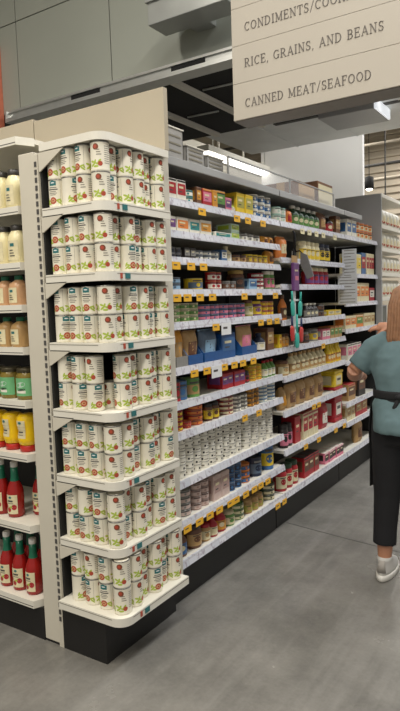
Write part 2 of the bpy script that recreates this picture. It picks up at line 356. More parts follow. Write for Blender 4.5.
def letters(text, mb, x0, z0, h, width, y, m):
    gap = .13; tot = sum(GL[c][0]+gap for c in text)-gap; sx = width/tot; x = x0; d = .0025
    par = mb; mb = MB()
    for c in text+' ':
        if c == ' ' and mb.v: mb.build('lettering', par); mb = MB()
        w_, st = GL[c]
        for s_ in st:
            if s_[0] == 'l': P = [(s_[1], s_[2]), (s_[3], s_[4])]; t_ = s_[5]
            else:
                n = 14; P = [(s_[1]+s_[3]*.93*math.cos(math.radians(s_[5]+(s_[6]-s_[5])*i/n)), s_[2]+s_[4]*.95*math.sin(math.radians(s_[5]+(s_[6]-s_[5])*i/n))) for i in range(n+1)]; t_ = s_[7]
            for (ax, az), (bx, bz) in zip(P, P[1:]):
                A = Vector((x+ax*sx, z0+az*h)); B_ = Vector((x+bx*sx, z0+bz*h)); dd = (B_-A).normalized()
                nn = Vector((-dd.y, dd.x))*t_*h*.41
                if s_[0] == 'a':
                    nn = nn*(.45+.55*abs(dd.y)); A = A-dd*.01*h; B_ = B_+dd*.01*h
                q = [A+nn, A-nn, B_-nn, B_+nn]
                mb.add([(p.x, y, p.y) for p in q]+[(p.x, y-d, p.y) for p in q], [(4,5,6,7),(0,4,7,3),(1,2,6,5),(0,1,5,4),(3,7,6,2)], m)
        x += (w_+gap)*sx
M_SIGN = mat('sign_board', srgb('b8b0a2'), .6, 0, .02, 3); M_SIGNT = mat('sign_letter', srgb('6a645e'), .6)
t = thing('aisle_sign', 'large hanging aisle sign listing condiments, rice and canned meat', 'sign', (0, 1.0, 0))
m = MB(); m.box(.022, 1.3, .003, .15, 2.402, 3.2, mat('sign_case', srgb('77716a'), .5), .003); m.build('sign_case', t)
zs = [2.405, 2.583, 2.765, 2.945, 3.12]
for k in range(4):
    p = MB(); p.box(.024, 1.298, -.006, .003, zs[k]+.0008, zs[k+1]-.0008, M_SIGN, .0008).build('sign_panel', t)
for text, x0, z0, wd in (('CANNED MEAT/SEAFOOD', .092, 2.461, .638), ('RICE, GRAINS, AND BEANS', .094, 2.655, .692), ('CONDIMENTS/COOKING', .098, 2.826, .61)):
    letters(text, t, x0, z0, .040, wd, -.006, M_SIGNT)
m = MB()
for x in (.15, 1.15): m.tube([(x, .07, 3.2), (x, .07, 5)], .006, M_STEEL, 6)
m.build('hanging_rod', t)

# ------------------------------------------------------------------ corner display (endcap wing) with white cans
def corner_path(x0, x1, y0, y1, r, n=7, xl=None):      # left end -> rounded corner -> far end (outward on the right)
    p = [(x0, y0), (x1-r, y0)]
    for i in range(1, n): a = -PI/2+PI/2*i/n; p.append((x1-r+r*math.cos(a), y0+r+r*math.sin(a)))
    return p+[(x1, y0+r), (x1, y1)]
EC = [1.868]+[1.877-.281*k for k in range(1, 6)]+[.199]
unit = thing('corner_display_unit', 'white corner display unit with seven shelves of white cans', 'shelving', (0, 0, 0))
MB().prism([(-.345, -.002), (-.095, -.002), (-.095, .444), (-.345, .444)], 0, .199, M_BASE).build('base', unit)
MB().box(-.345, -.335, .01, .43, .23, 2.1, M_BACK).build('back_panel', unit)
m = MB(); m.box(-.372, -.345, -.002, .03, 0, 2.12, M_POST)
up_ = m.build('slotted_upright', unit)
m = MB()
for k in range(62): m.box(-.364, -.352, -.0045, -.002, .12+k*.032, .14+k*.032, M_SLOT)
m.build('slot_row', up_)
for k, z in enumerate(EC):
    d = .028 if k == 6 else 0
    path = corner_path(-.335, d, -d, .44, .062)
    deck = MB().prism(corner_path(-.335, d-.006, -d+.006, .44, .056)+[(-.335, .44)], z+.008, z+.032, M_SHELF)
    s = deck.build('shelf', unit)
    lip = MB(); lip.wall([(x, y) for x, y in path], .006, z-.004, z+.032, M_SHELF); l = lip.build('price_rail', s)
    gr = MB(); o2 = corner_path(-.333, d+.0008, -d-.0008, .438, .0628); gr.wall(o2[:2], .001, z+.023, z+.0255, M_TXT); gr.wall(o2[-2:], .001, z+.023, z+.0255, M_TXT); gr.build('rail_groove', s)
    for (cy, cm, wd) in ((.085, 'tomato', .012), (.125, 'badge', .030)):
        g = MB(); g.box(d+.0005, d+.003, cy-wd/2, cy+wd/2, z+.004, z+.026, C(cm)); g.build('price_tag', s)
    br = MB(); br.add([(-.342, .0, z), (-.342, .0, z-.065), (-.335, 0, z-.065), (-.215, 0, z), (-.342, .005, z), (-.342, .005, z-.065), (-.335, .005, z-.065), (-.215, .005, z)],
        [(0,1,2,3),(4,7,6,5),(0,4,5,1),(1,5,6,2),(2,6,7,3),(3,7,4,0)], M_POST)
    if k < 6: br.build('bracket', s)
zt = 2.095
path = corner_path(-.335, 0, 0, .44, .062)
cn = MB().prism(corner_path(-.335, -.007, .007, .44, .055)+[(-.335, .44)], zt+.037, zt+.055, M_SHELF); MBc = cn.build('canopy', unit)
lip = MB(); lip.wall(path, .007, zt+.035, zt+.066, M_SHELF); lip.build('canopy_lip', MBc)
br = MB(); br.add([(-.342, .0, zt+.03), (-.342, .0, zt-.045), (-.335, 0, zt-.045), (-.20, 0, zt+.03), (-.342, .005, zt+.03), (-.342, .005, zt-.045), (-.335, .005, zt-.045), (-.20, .005, zt+.03)],
    [(0,1,2,3),(4,7,6,5),(0,4,5,1),(1,5,6,2),(2,6,7,3),(3,7,4,0)], M_POST); br.build('bracket', MBc)

# can with printed label
R_, H_ = .0370, .1130
cb = MB(); cb.lathe([(R_-.002, 0), (R_, .003), (R_-.0006, .006), (R_-.0006, H_-.006), (R_, H_-.003), (R_-.002, H_-.001)], M_CAN, 28)
can_body = cb.mesh('can_body')
cl = MB(); cl.lathe([(R_, H_-.0045), (R_+.0006, H_-.002), (R_, H_), (R_-.003, H_), (R_-.004, H_-.003), (.001, H_-.003)], M_LID, 28); can_lid = cl.mesh('can_lid')
def art(mb, a):
    r = R_-.0006
    mb.patch(r, a-.42, a+.42, .088, .106, C('badge'), 6, 0, .0003); mb.cdisc(r, a, .098, .0125, .011, C('badge'), 14, 0, .0004); mb.cdisc(r, a, .099, .009, .0025, M_PAPER, 10, 0, .0006)
    for k, (w_, zz) in enumerate(((.017, .079), (.021, .0705), (.014, .063), (.018, .056), (.012, .0495))):
        mb.patch(r, a-w_/r, a+w_/r, zz, zz+(.0045 if k == 1 else .0028), C('ink') if k in (0, 1) else M_TXT, 6, 0, .0004)
    for dx, dz, rot, L_ in ((-.026, .020, .7, .012), (-.020, .028, -.2, .011), (-.030, .031, 1.2, .010), (.026, .020, -.6, .012), (.021, .030, .3, .010), (.031, .028, -1.2, .009), (-.016, .016, .1, .009)):
        mb.cdisc(r, a+dx/r, dz, L_, .0036, C('leaf'), 10, rot, .0004)
    mb.cdisc(r, a+.002, .028, .0145, .0140, C('tomato'), 14, 0, .0006); mb.cdisc(r, a+.002, .028, .0085, .008, C('peach'), 10, 0, .0008)
    mb.cdisc(r, a+.002, .028, .004, .004, C('tomato'), 8, 0, .0010)
    b_ = a+1.75
    mb.cdisc(r, b_, .091, .0122, .0122, C('disc'), 14, 0, .0004); mb.cdisc(r, b_-.05, .092, .007, .007, C('tomato'), 10, 0, .0006)
    for dx, dz, rot, L_ in ((-.016, .024, .6, .012), (-.008, .034, 1.2, .010), (.004, .026, -.3, .012), (-.020, .036, -.3, .009), (.010, .036, .9, .010), (-.004, .017, 0, .011)):
        mb.cdisc(r, b_+dx/r+.1, dz, L_, .0042, C('leaf'), 10, rot, .0004)
    mb.cdisc(r, b_+.46, .027, .0095, .0095, C('tomato'), 12, 0, .0006)
    for k in range(3): mb.patch(r, b_+.05, b_+.62-.1*k, .060+k*.009, .0635+k*.009, M_TXT, 5, 0, .0004)
    c_ = a+3.1
    for k in range(9): mb.patch(r, c_-.42, c_+.42-(k % 3)*.09, .028+k*.008, .0305+k*.008, M_TXT, 5, 0, .0004)
    mb.patch(r, a+.86, a+.885, .012, .105, M_TXT, 2, 0, .0004)
al = MB(); art(al, 0); can_art = al.mesh('can_label')
proto_can = None
def can(x, y, z, rot, label, group):
    t = thing('food_can', label, 'can', (x, y, z), group, rot)
    link('can_body', can_body, t); link('lid', can_lid, t); link('label', can_art, t)
SH = ['top', 'second', 'third', 'fourth', 'fifth', 'sixth', 'bottom']
LF = ['corner', 'first left of corner', 'second left of corner', 'third left of corner']
for k, z in enumerate(EC):
    zd = z+.0325; d = .02 if k == 6 else 0
    spots = []
    for i in range(4): spots.append((-.050+d-i*.0785-(.004 if i else 0), .0475-(d*.2 if i else d*.4)+(random.uniform(-.001, .003) if i else 0), LF[i] if i else 'on corner', -PI/2 if i else -PI/2+.55))
    pat = [(0, -.027, 0, 0, -.027, 0), (0, 0, -.027, 0, -.027, 0), (0, -.027, 0, -.027, 0, 0)][(0, 2, 0, 1, 1, 2, 1)[k]]; ycur = .0475-d*.4
    for j in range(1, 6):
        off = pat[j]; ycur += math.sqrt(.0757**2-(pat[j]-pat[j-1])**2)
        spots.append((-.050+d+off, ycur, f'{ORD[j-1]} right of corner', -.35))
    for (x, y, where, rot) in spots:
        for lv in (0, 1):
            if k == 3 and where == 'on corner': continue
            a = rot+random.uniform(-.22, .22)
            q = random.random()
            if where == 'on corner': a = rot-1.75+random.uniform(-.3, .3)
            elif 'right' in where:
                if q < .7: a -= 1.75-.15
            elif q < .12: a -= 1.6
            elif q < .2: a += 1.2
            can(x, y, zd+lv*(H_+.0006), a, f'{"upper" if lv else "lower"} white tomato can {where}, {SH[k]} shelf of corner display', f'white cans on the {SH[k]} corner shelf')
    if k == 3: can(-.128, .1265, zd, -PI/2-1.6, 'single white can set back in the corner gap of fourth shelf', 'white cans on the fourth corner shelf')

# ------------------------------------------------------------------ left end unit
X0, X1 = -1.45, -.50
LU = [(1.899, .024), (1.659, .017), (1.476, .011), (1.291, .005), (1.055, -.001), (.817, -.008), (.495, -.014), (.150, -.02)]
lu = thing('end_shelving_unit', 'white end shelving unit at left holding mayonnaise, mustard and ketchup', 'shelving', (0, 0, 0))
MB().box(X0, -.465, .0, .40, 0, .150, M_BASE).build('base', lu)
MB().box(X0, -.465, .40, .47, .15, 2.1675, M_BACK).build('back_panel', lu)
m = MB(); m.box(-.462, -.374, .0, .42, .012, 2.135, M_POST, .003); m.build('side_panel', lu)
MB().box(-.46, -.376, .004, .40, 0, .012, M_BASE).build('panel_foot', lu)
def lshelf(zb, yf, name):
    yb = .438 if name == 'canopy' else .40; poly = [(X0, yf), (X1-.0, yf), (-.466, yf+.075), (-.466, yb), (X0, yb)]
    s = MB().prism(poly, zb+.01, zb+.030, M_SHELF).build(name, lu)
    r = MB(); r.wall([(X0, yf-.006), (X1, yf-.006), (-.466, yf+.069)], .006, zb, zb+.034, M_SHELF); r.build('price_rail', s)
    g = MB(); g.wall([(X0, yf-.0068), (X1-.002, yf-.0068)], .001, zb+.008, zb+.011, M_SLOT); g.build('rail_groove', s)
    return s
for zb, yf in LU: lshelf(zb, yf, 'shelf')
lshelf(2.19, .03, 'canopy')

def pr_lathe(prof, m, seg=22, sq=0): return MB().lathe(prof, m, seg, (0, 0, 0), True, sq)
def flower(mb, r, a, z, s_, sq=0):
    mb.cdisc(r, a, z, s_, s_, C('red'), 12, 0, .0014)
# ketchup bottle
def ketchup():
    G = mat('ketchup_glass', RGB['ketchup'], .16, 0, .08, 20); r = .0385
    b = pr_lathe([(.033, 0), (r, .006), (r, .115), (.033, .14), (.019, .172), (.0165, .20), (.0155, .232)], G)
    w_ = pr_lathe([(.0215, .168), (.0182, .185), (.0172, .2), (.0166, .234), (.012, .234)], mat('neck_wrap', RGB['capgreen'], .35))
    c_ = pr_lathe([(.0165, .233), (.0172, .235), (.0172, .255), (.015, .258), (.002, .258)], mat('cap_white', srgb('d8d6cf'), .4))
    l = MB(); A = -PI/2; l.patch(r, A-.9, A+.9, .018, .108, C('cream'), 12)
    l.cdisc(r, A, .096, .008, .006, C('badge')); l.patch(r, A-.4, A+.35, .075, .083, C('ink'), 6, 0, .001); l.patch(r, A-.45, A+.4, .066, .070, M_TXT, 6, 0, .001)
    l.cdisc(r, A+.48, .05, .012, .013, C('red')); l.cdisc(r, A-.2, .038, .011, .011, C('red')); l.cdisc(r, A+.05, .05, .009, .005, C('leaf'), 10, .6); l.cdisc(r, A-.62, .055, .009, .01, C('red'))
    return [('bottle_body', b), ('neck_wrap', w_), ('cap', c_), ('label', l)]
def mayo(hh, rr, capm, body, labm, cf=1.0):
    b = pr_lathe([(rr-.004, 0), (rr, .006), (rr, hh*.62), (rr*.9, hh*.74), (rr*.66*cf, hh*.84), (rr*.62*cf, hh*.87)], mat('jar_'+body, RGB[body], .3, 0, .04, 20), 22, .25)
    c_ = pr_lathe([(rr*.7*cf, hh*.86), (rr*.72*cf, hh*.87), (rr*.70*cf, hh*.99), (rr*.64*cf, hh), (.002, hh)], capm)
    l = MB(); A = -PI/2; l.patch(rr, A-.7, A+.7, hh*.10, hh*.60, C(labm), 10, .25, .0012)
    l.patch(rr, A-.25, A+.25, hh*.45, hh*.53, C('badge'), 6, .25, .002)
    for k in range(3): l.patch(rr, A-.35, A+.3-.1*k, hh*(.2+.07*k), hh*(.225+.07*k), C('ink'), 6, .25, .002)
    return [('jar_body', b), ('cap', c_), ('label', l)]
def pickle():
    r = .051; b = pr_lathe([(r-.004, 0), (r, .006), (r, .105), (.044, .12), (.042, .124)], mat('pickle_glass', srgb('7c6a2c'), .2, 0, .2, 30))
    c_ = pr_lathe([(.045, .122), (.047, .124), (.047, .138), (.044, .142), (.002, .142)], mat('lid_gold_black', srgb('4d4632'), .35, .4))
    l = MB(); A = -PI/2; l.patch(r, A-1.2, A+1.2, .018, .098, C('pickle'), 14); l.cdisc(r, A, .068, .026, .012, C('mint'), 14, .2); l.patch(r, A-.5, A+.5, .03, .042, C('white'), 8, 0, .001)
    l.cdisc(r, A+.1, .046, .02, .005, C('darkgreen'), 12, .15, .0013)
    return [('jar_body', b), ('lid', c_), ('label', l)]
def mustard():
    r = .046; b = pr_lathe([(.028, .028), (.040, .034), (r, .06), (r*.84, .095), (r, .13), (r, .158), (.034, .170), (.004, .172)], mat('bottle_mustard', RGB['mustard'], .3), 22)
    c_ = pr_lathe([(.034, 0), (.038, .002), (.038, .026), (.033, .030), (.002, .030)], mat('cap_red', srgb('b3261f'), .35))
    l = MB(); A = -PI/2
    for k in range(6):
        zz = .064+k*.0135; f = .84+.16*abs((zz+.007-.095)/.035); l.patch(r*min(1, f)+.0012, A-.55, A+.55, zz, zz+.0136, C('cream'), 8)
    l.cdisc(r, A, .135, .009, .006, C('badge'), 10, 0, .003); l.patch(r*.86, A-.35, A+.3, .09, .096, C('ink'), 6, 0, .004); l.patch(r*.9, A-.3, A+.3, .078, .082, M_TXT, 6, 0, .004)
    return [('bottle_body', b), ('cap', c_), ('label', l)]
CAPD = mat('cap_dark', srgb('3a3733'), .4); CAPG = mat('cap_green', RGB['capgreen'], .4)
left = [  # shelf index, parts, x of front row, rows, kind, description
 (0, mayo(.172, .037, CAPD, 'mayo', 'cream'), [-.580, -.660, -.740], [.075], 'mayonnaise_bottle', 'bottle', 'pale mayonnaise bottle with dark cap'),
 (0, None, [-.535, -.610], [.16], 'mayonnaise_bottle', 'bottle', 'set back pale mayonnaise bottle'),
 (1, mayo(.172, .041, CAPD, 'mayo', 'cream'), [-.578, -.665, -.752], [.075], 'mayonnaise_jar', 'jar', 'pale mayonnaise jar with black lid'),
 (1, None, [-.532, -.62], [.165], 'mayonnaise_jar', 'jar', 'set back pale mayonnaise jar'),
 (2, mayo(.134, .043, CAPG, 'peach', 'cream', .62), [-.588, -.678, -.768], [.075], 'dressing_bottle', 'bottle', 'peach dressing bottle with green cap'),
 (3, mayo(.134, .043, CAPG, 'tan', 'cream', .62), [-.592, -.682, -.772], [.075], 'mustard_jar', 'jar', 'tan mustard jar with green cap'),
 (3, None, [-.535, -.64], [.17], 'mustard_jar', 'jar', 'set back tan mustard jar'),
 (4, pickle(), [-.568, -.676, -.784], [.075], 'relish_jar', 'jar', 'relish jar with green label'),
 (5, mustard(), [-.570, -.668, -.766], [.06], 'mustard_bottle', 'bottle', 'yellow squeeze mustard bottle standing on red cap'),
 (6, ketchup(), [-.680, -.775], [.06], 'ketchup_bottle', 'bottle', 'red ketchup bottle in front row'),
 (6, None, [-.598, -.530], [.14, .182], 'ketchup_bottle', 'bottle', 'red ketchup bottle in back row'),
 (7, None, [-.572, -.662, -.752], [.05], 'ketchup_bottle', 'bottle', 'red ketchup bottle in front row'),
 (7, None, [-.612, -.702, -.792, -.532], [.15], 'ketchup_bottle', 'bottle', 'red ketchup bottle in back row')]
last = None; cache = {}
for si, parts, xs_, ys_, nm, cat, desc in left:
    if parts is not None: last = [(n, b.mesh(n)) for n, b in parts]; cache[nm] = last
    zz = LU[si][0]+.0303
    order = sorted(xs_, reverse=True)
    for i, x in enumerate(xs_):
        y = ys_[i % len(ys_)]
        ro = ORD[order.index(x)]
        t = thing(nm, f'{ro} {desc} from the white post, {SH[si] if si < 6 else ("lowest" if si == 7 else "second lowest")} left shelf', cat, (x, y, zz), f'{desc}s'[:60], random.uniform(-.15, .15))
        for n, me in cache[nm]: link(n, me, t)
# header boards above both units
m = MB(); m.box(-.830, -.016, .440, .470, 2.168, 2.437, M_HEAD, .002); tag(m.build('header_board'), 'wide beige header board above the corner display', 'board')
m = MB(); m.box(-1.45, -.836, .440, .470, 2.168, 2.45, M_HEAD, .002); tag(m.build('header_board'), 'beige header board above the left end unit', 'board')
ITEMS = [
('S1', 'box', 0.552, 0.702, 0.101, 2, 1, 'white', 'red', 'black', 'white box with red top panel'),
('S1', 'tin', 0.711, 0.791, 0.066, 1, 2, 'teal', 'white', 'grey', 'flat teal tin'),
('S1', 'box', 0.8, 0.846, 0.09, 1, 1, 'brown', 'amber', 'brown', 'slim brown box'),
('S1', 'box', 0.856, 0.943, 0.09, 1, 1, 'red', 'pink', 'amber', 'red box with pink panel'),
('S1', 'box', 0.948, 0.973, 0.093, 1, 1, 'amber', 'amber', 'amber', 'very slim amber box'),
('S1', 'box', 0.983, 1.076, 0.097, 1, 1, 'dark', 'green', 'amber', 'dark box with green panel'),
('S1', 'box', 1.086, 1.151, 0.072, 1, 1, 'pink', 'purple', 'pink', 'small pink box'),
('S1', 'bag', 1.151, 1.196, 0.046, 1, 1, 'lime', 'white', 'lime', 'small lime green packet'),
('S1', 'box', 1.207, 1.397, 0.116, 2, 1, 'yellow', 'olive', 'yellow', 'large yellow box'),
('S1', 'tin', 1.41, 1.661, 0.134, 2, 3, 'white', 'blue', 'white', 'white tin with blue label'),
('S1', 'tin', 1.675, 1.882, 0.096, 2, 2, 'mint', 'white', 'teal', 'flat mint green tin'),
('S1', 'bag', 1.882, 1.976, 0.1, 1, 1, 'orange', 'red', 'orange', 'small orange packet'),
('S1', 'bottle', 1.992, 2.453, 0.199, 5, 1, 'darkgreen', 'green', 'white', 'dark green bottle with white cap'),
('S1', 'bag', 2.453, 2.592, 0.185, 1, 1, 'brown', 'tan', 'brown', 'brown packet'),
('S1', 'bottle', 2.612, 2.739, 0.172, 1, 1, 'dark', 'red', 'grey', 'dark bottle with red label'),
('S1', 'box', 2.76, 2.963, 0.215, 2, 1, 'brown', 'tan', 'brown', 'brown carton with tan panel'),
('S1', 'box', 3.01, 3.232, 0.211, 2, 1, 'white', 'blue', 'white', 'white carton with blue panel'),
('S1', 'tin', 3.257, 3.699, 0.155, 2, 2, 'orange', 'cream', 'blue', 'orange can with blue lid'),
('S2', 'box', 0.551, 0.608, 0.072, 1, 1, 'white', 'purple', 'white', 'white box with purple panel'),
('S2', 'box', 0.616, 0.719, 0.073, 1, 1, 'white', 'orange', 'white', 'wide white box with orange panel'),
('S2', 'box', 0.728, 0.819, 0.073, 1, 1, 'white', 'teal', 'white', 'white box with teal panel'),
('S2', 'box', 0.828, 0.934, 0.078, 1, 1, 'white', 'amber', 'white', 'white box with amber panel'),
('S2', 'box', 0.964, 1.132, 0.025, 1, 2, 'white', 'teal', 'white', 'flat white packet with teal panel'),
('S2', 'box', 1.138, 1.233, 0.087, 1, 2, 'mint', 'lime', 'mint', 'mint green packet'),
('S2', 'tin', 1.268, 1.504, 0.042, 3, 1, 'grey', 'white', 'grey', 'low grey tin'),
('S2', 'bag', 1.544, 1.71, 0.053, 2, 1, 'amber', 'brown', 'amber', 'amber bag with brown label'),
('M2', 'bag', 1.758, 1.887, 0.143, 1, 1, 'orange', 'cream', 'orange', 'orange bag with cream label'),
('M2', 'jar', 2.132, 2.444, 0.134, 4, 1, 'cream', 'yellow', 'cream', 'cream jar with yellow label'),
('M2', 'jar', 2.463, 2.666, 0.136, 2, 1, 'dark', 'yellow', 'navy', 'dark jar with yellow label'),
('F2', 'box', 3.097, 3.353, 0.168, 3, 1, 'cream', 'yellow', 'cream', 'cream carton with yellow panel'),
('F2', 'box', 3.361, 3.476, 0.185, 1, 1, 'blue', 'red', 'blue', 'blue carton with red panel'),
('F2', 'box', 3.49, 3.752, 0.186, 3, 1, 'cream', 'red', 'cream', 'cream carton with red panel'),
('S3', 'tin', 0.559, 0.659, 0.052, 2, 2, 'navy', 'dark', 'grey', 'dark navy tin'),
('S3', 'box', 0.668, 0.774, 0.054, 2, 1, 'dark', 'grey', 'dark', 'black carton'),
('S3', 'tin', 0.793, 1.018, 0.049, 3, 2, 'slate', 'white', 'grey', 'flat slate blue tin'),
('S3', 'box', 1.023, 1.082, 0.061, 1, 1, 'blue', 'white', 'blue', 'small blue and white box'),
('S3', 'bottle', 1.092, 1.158, 0.087, 1, 1, 'cream', 'white', 'cream', 'short cream bottle'),
('S3', 'tin', 1.181, 1.321, 0.044, 2, 1, 'brown', 'tan', 'dark', 'low brown tin'),
('S3', 'tin', 1.333, 1.592, 0.053, 4, 1, 'yellow', 'tan', 'yellow', 'small yellow tin'),
('S3', 'bag', 1.606, 1.69, 0.092, 1, 1, 'amber', 'brown', 'amber', 'amber packet'),
('M3', 'jar', 2.249, 2.618, 0.124, 4, 1, 'red', 'purple', 'cream', 'red jar with purple label'),
('S4', 'tin', 0.549, 0.667, 0.062, 1, 2, 'slate', 'lightblue', 'grey', 'slate blue tin with pale label'),
('S4', 'tin', 0.72, 0.908, 0.06, 1, 1, 'yellow', 'slate', 'grey', 'wide yellow tin with slate top band'),
('S4', 'tin', 0.918, 1.041, 0.094, 2, 2, 'red', 'white', 'gold', 'red tin with white label'),
('S4', 'tin', 1.062, 1.195, 0.048, 2, 1, 'grey', 'brown', 'grey', 'low grey tin with brown label'),
('S4', 'jar', 1.207, 1.313, 0.111, 1, 1, 'brown', 'dark', 'gold', 'brown jar with gold lid'),
('S4', 'box', 1.325, 1.425, 0.062, 1, 1, 'lightblue', 'blue', 'lightblue', 'light blue packet'),
('S4', 'tin', 1.431, 1.557, 0.099, 1, 4, 'red', 'white', 'red', 'flat red and white tin'),
('S4', 'jar', 1.57, 1.711, 0.114, 2, 1, 'green', 'pink', 'white', 'green jar with pink label'),
('M4', 'bottle', 2.185, 2.389, 0.102, 3, 1, 'dark', 'grey', 'white', 'small black bottle with white cap'),
('M4', 'tin', 2.408, 2.547, 0.091, 1, 2, 'dark', 'brown', 'dark', 'dark tin'),
('M4', 'box', 2.568, 2.872, 0.039, 2, 1, 'yellow', 'cream', 'yellow', 'low yellow packet'),
('F3', 'box', 3.077, 3.569, 0.158, 4, 1, 'cream', 'orange', 'cream', 'cream packet with orange panel'),
('F3', 'box', 3.583, 3.746, 0.116, 1, 1, 'red', 'white', 'red', 'small red packet'),
('S5', 'tin', 0.564, 0.811, 0.092, 3, 3, 'cream', 'green', 'grey', 'cream tin with green label'),
('S5', 'tin', 0.821, 1.305, 0.081, 5, 3, 'blue', 'pink', 'grey', 'blue tin with pink label'),
('S5', 'jar', 1.323, 1.391, 0.095, 1, 1, 'olive', 'cream', 'brown', 'olive jar'),
('S5', 'jar', 1.404, 1.508, 0.088, 1, 1, 'purple', 'yellow', 'yellow', 'purple jar with yellow label'),
('S5', 'tin', 1.515, 1.66, 0.085, 2, 3, 'orange', 'yellow', 'purple', 'orange and yellow tin'),
('M4', 'bottle', 1.791, 1.852, 0.163, 1, 1, 'orange', 'brown', 'brown', 'orange bottle'),
('S6', 'pouch', 0.567, 0.661, 0.165, 1, 1, 'amber', 'tan', 'grey', 'amber pouch in a grey tray'),
('S6', 'pouch', 0.666, 0.789, 0.158, 1, 1, 'tan', 'brown', 'blue', 'tan pouch in a blue tray'),
('S6', 'pouch', 0.808, 0.988, 0.153, 1, 1, 'slate', 'lightblue', 'blue', 'clear blue pouch in a blue tray'),
('S6', 'box', 0.998, 1.152, 0.136, 1, 1, 'royal', 'blue', 'royal', 'royal blue carton'),
('S6', 'pouch', 1.163, 1.38, 0.153, 1, 1, 'tan', 'pink', 'blue', 'tan pouch with pink label in a blue tray'),
('S6', 'bottle', 1.457, 1.538, 0.11, 1, 1, 'navy', 'white', 'navy', 'navy blue bottle'),
('S6', 'box', 1.545, 1.635, 0.135, 1, 1, 'brown', 'tan', 'brown', 'brown carton'),
('S6', 'box', 1.657, 1.752, 0.085, 1, 1, 'yellow', 'amber', 'yellow', 'bright yellow box'),
('S6', 'jar', 1.767, 1.875, 0.084, 2, 1, 'tan', 'amber', 'brown', 'tan jar'),
('S6', 'jar', 2.124, 2.232, 0.075, 1, 1, 'brown', 'dark', 'grey', 'small brown jar'),
('S6', 'tin', 2.25, 2.44, 0.087, 1, 1, 'grey', 'yellow', 'brown', 'wide tin with yellow label'),
('S6', 'box', 2.45, 2.603, 0.077, 2, 1, 'pink', 'white', 'red', 'pink and white packet'),
('S6', 'box', 2.613, 2.889, 0.087, 3, 1, 'tan', 'green', 'orange', 'tan packet with green panel'),
('F4', 'box', 2.938, 3.209, 0.101, 2, 1, 'cream', 'orange', 'cream', 'cream bag shaped carton with orange panel'),
('F4', 'box', 3.222, 3.395, 0.101, 1, 1, 'orange', 'green', 'cream', 'orange carton with green panel'),
('F4', 'box', 3.408, 3.803, 0.108, 3, 1, 'cream', 'tan', 'cream', 'plain cream carton'),
('S7', 'tin', 0.565, 0.59, 0.092, 1, 1, 'red', 'brown', 'grey', 'red can beside the bay edge'),
('S7', 'tin', 0.595, 0.687, 0.093, 1, 1, 'blue', 'slate', 'grey', 'tall blue can'),
('S7', 'tin', 0.696, 0.798, 0.095, 1, 1, 'green', 'tan', 'grey', 'tall green can'),
('S7', 'box', 0.989, 1.248, 0.082, 4, 1, 'red', 'purple', 'red', 'red carton with purple panel'),
('S7', 'jar', 1.26, 1.321, 0.068, 1, 1, 'dark', 'red', 'dark', 'dark jar with red label'),
('S7', 'tin', 1.333, 1.489, 0.09, 2, 4, 'yellow', 'amber', 'yellow', 'flat yellow tin'),
('S7', 'bottle', 1.502, 1.67, 0.103, 3, 1, 'green', 'white', 'red', 'green bottle with red cap'),
('M7', 'jar', 1.773, 1.898, 0.094, 1, 1, 'tan', 'cream', 'brown', 'tan jar with brown lid'),
('M7', 'bottle', 1.914, 2.533, 0.133, 8, 1, 'cream', 'tan', 'tan', 'slim cream bottle'),
('M7', 'bottle', 2.564, 2.93, 0.143, 5, 1, 'yellow', 'amber', 'yellow', 'slim yellow bottle'),
('F5', 'box', 2.989, 3.333, 0.129, 3, 1, 'white', 'pink', 'dark', 'white packet with pink panel'),
('S8', 'tin', 0.564, 0.633, 0.099, 1, 4, 'red', 'yellow', 'red', 'red tin with yellow label'),
('S8', 'tin', 0.642, 0.705, 0.036, 1, 2, 'orange', 'red', 'red', 'orange tin with red label'),
('S8', 'tin', 0.714, 0.828, 0.105, 1, 4, 'red', 'orange', 'gold', 'red tin with orange label'),
('S8', 'jar', 0.847, 0.97, 0.089, 2, 1, 'brown', 'yellow', 'dark', 'brown jar with yellow label'),
('S8', 'tin', 1.034, 1.134, 0.1, 1, 4, 'red', 'cream', 'grey', 'red and cream tin'),
('S8', 'tin', 1.145, 1.288, 0.091, 2, 4, 'grey', 'white', 'grey', 'grey tin with white label'),
('S8', 'tin', 1.3, 1.441, 0.111, 2, 4, 'brown', 'amber', 'gold', 'brown tin with amber label'),
('S8', 'tin', 1.454, 1.678, 0.109, 2, 5, 'lightblue', 'white', 'blue', 'light blue and white tin'),
('M8', 'bag', 1.762, 1.824, 0.147, 1, 1, 'tan', 'amber', 'tan', 'tan bag at the bay edge'),
('M8', 'bag', 1.84, 2.504, 0.158, 4, 1, 'tan', 'brown', 'tan', 'large tan bag with brown print'),
('M8', 'tub', 2.566, 2.898, 0.151, 1, 1, 'yellow', 'cream', 'red', 'big yellow tub with red base'),
('S9', 'flat', 0.575, 1.214, 0.098, 9, 6, 'white', 'dark', 'white', 'flat white tin with dark mark'),
('S9', 'flat', 1.239, 1.622, 0.212, 4, 6, 'white', 'grey', 'white', 'flat white tin with grey mark'),
('M9', 'jar', 1.766, 1.909, 0.153, 2, 1, 'dark', 'pink', 'dark', 'dark jar with pink label'),
('M9', 'box', 1.925, 2.026, 0.175, 1, 1, 'red', 'red', 'red', 'plain red box'),
('M9', 'box', 2.06, 2.335, 0.178, 3, 1, 'cream', 'red', 'red', 'cream box with red panel'),
('M9', 'bag', 2.374, 2.578, 0.184, 1, 1, 'red', 'white', 'red', 'red bag with white label'),
('M9', 'tub', 2.609, 2.89, 0.203, 1, 1, 'red', 'white', 'red', 'big red tub with white label'),
('F8', 'box', 2.965, 3.165, 0.134, 1, 1, 'tan', 'brown', 'red', 'tan box with red top'),
('F8', 'box', 3.217, 3.434, 0.187, 1, 1, 'dark', 'brown', 'dark', 'dark brown box'),
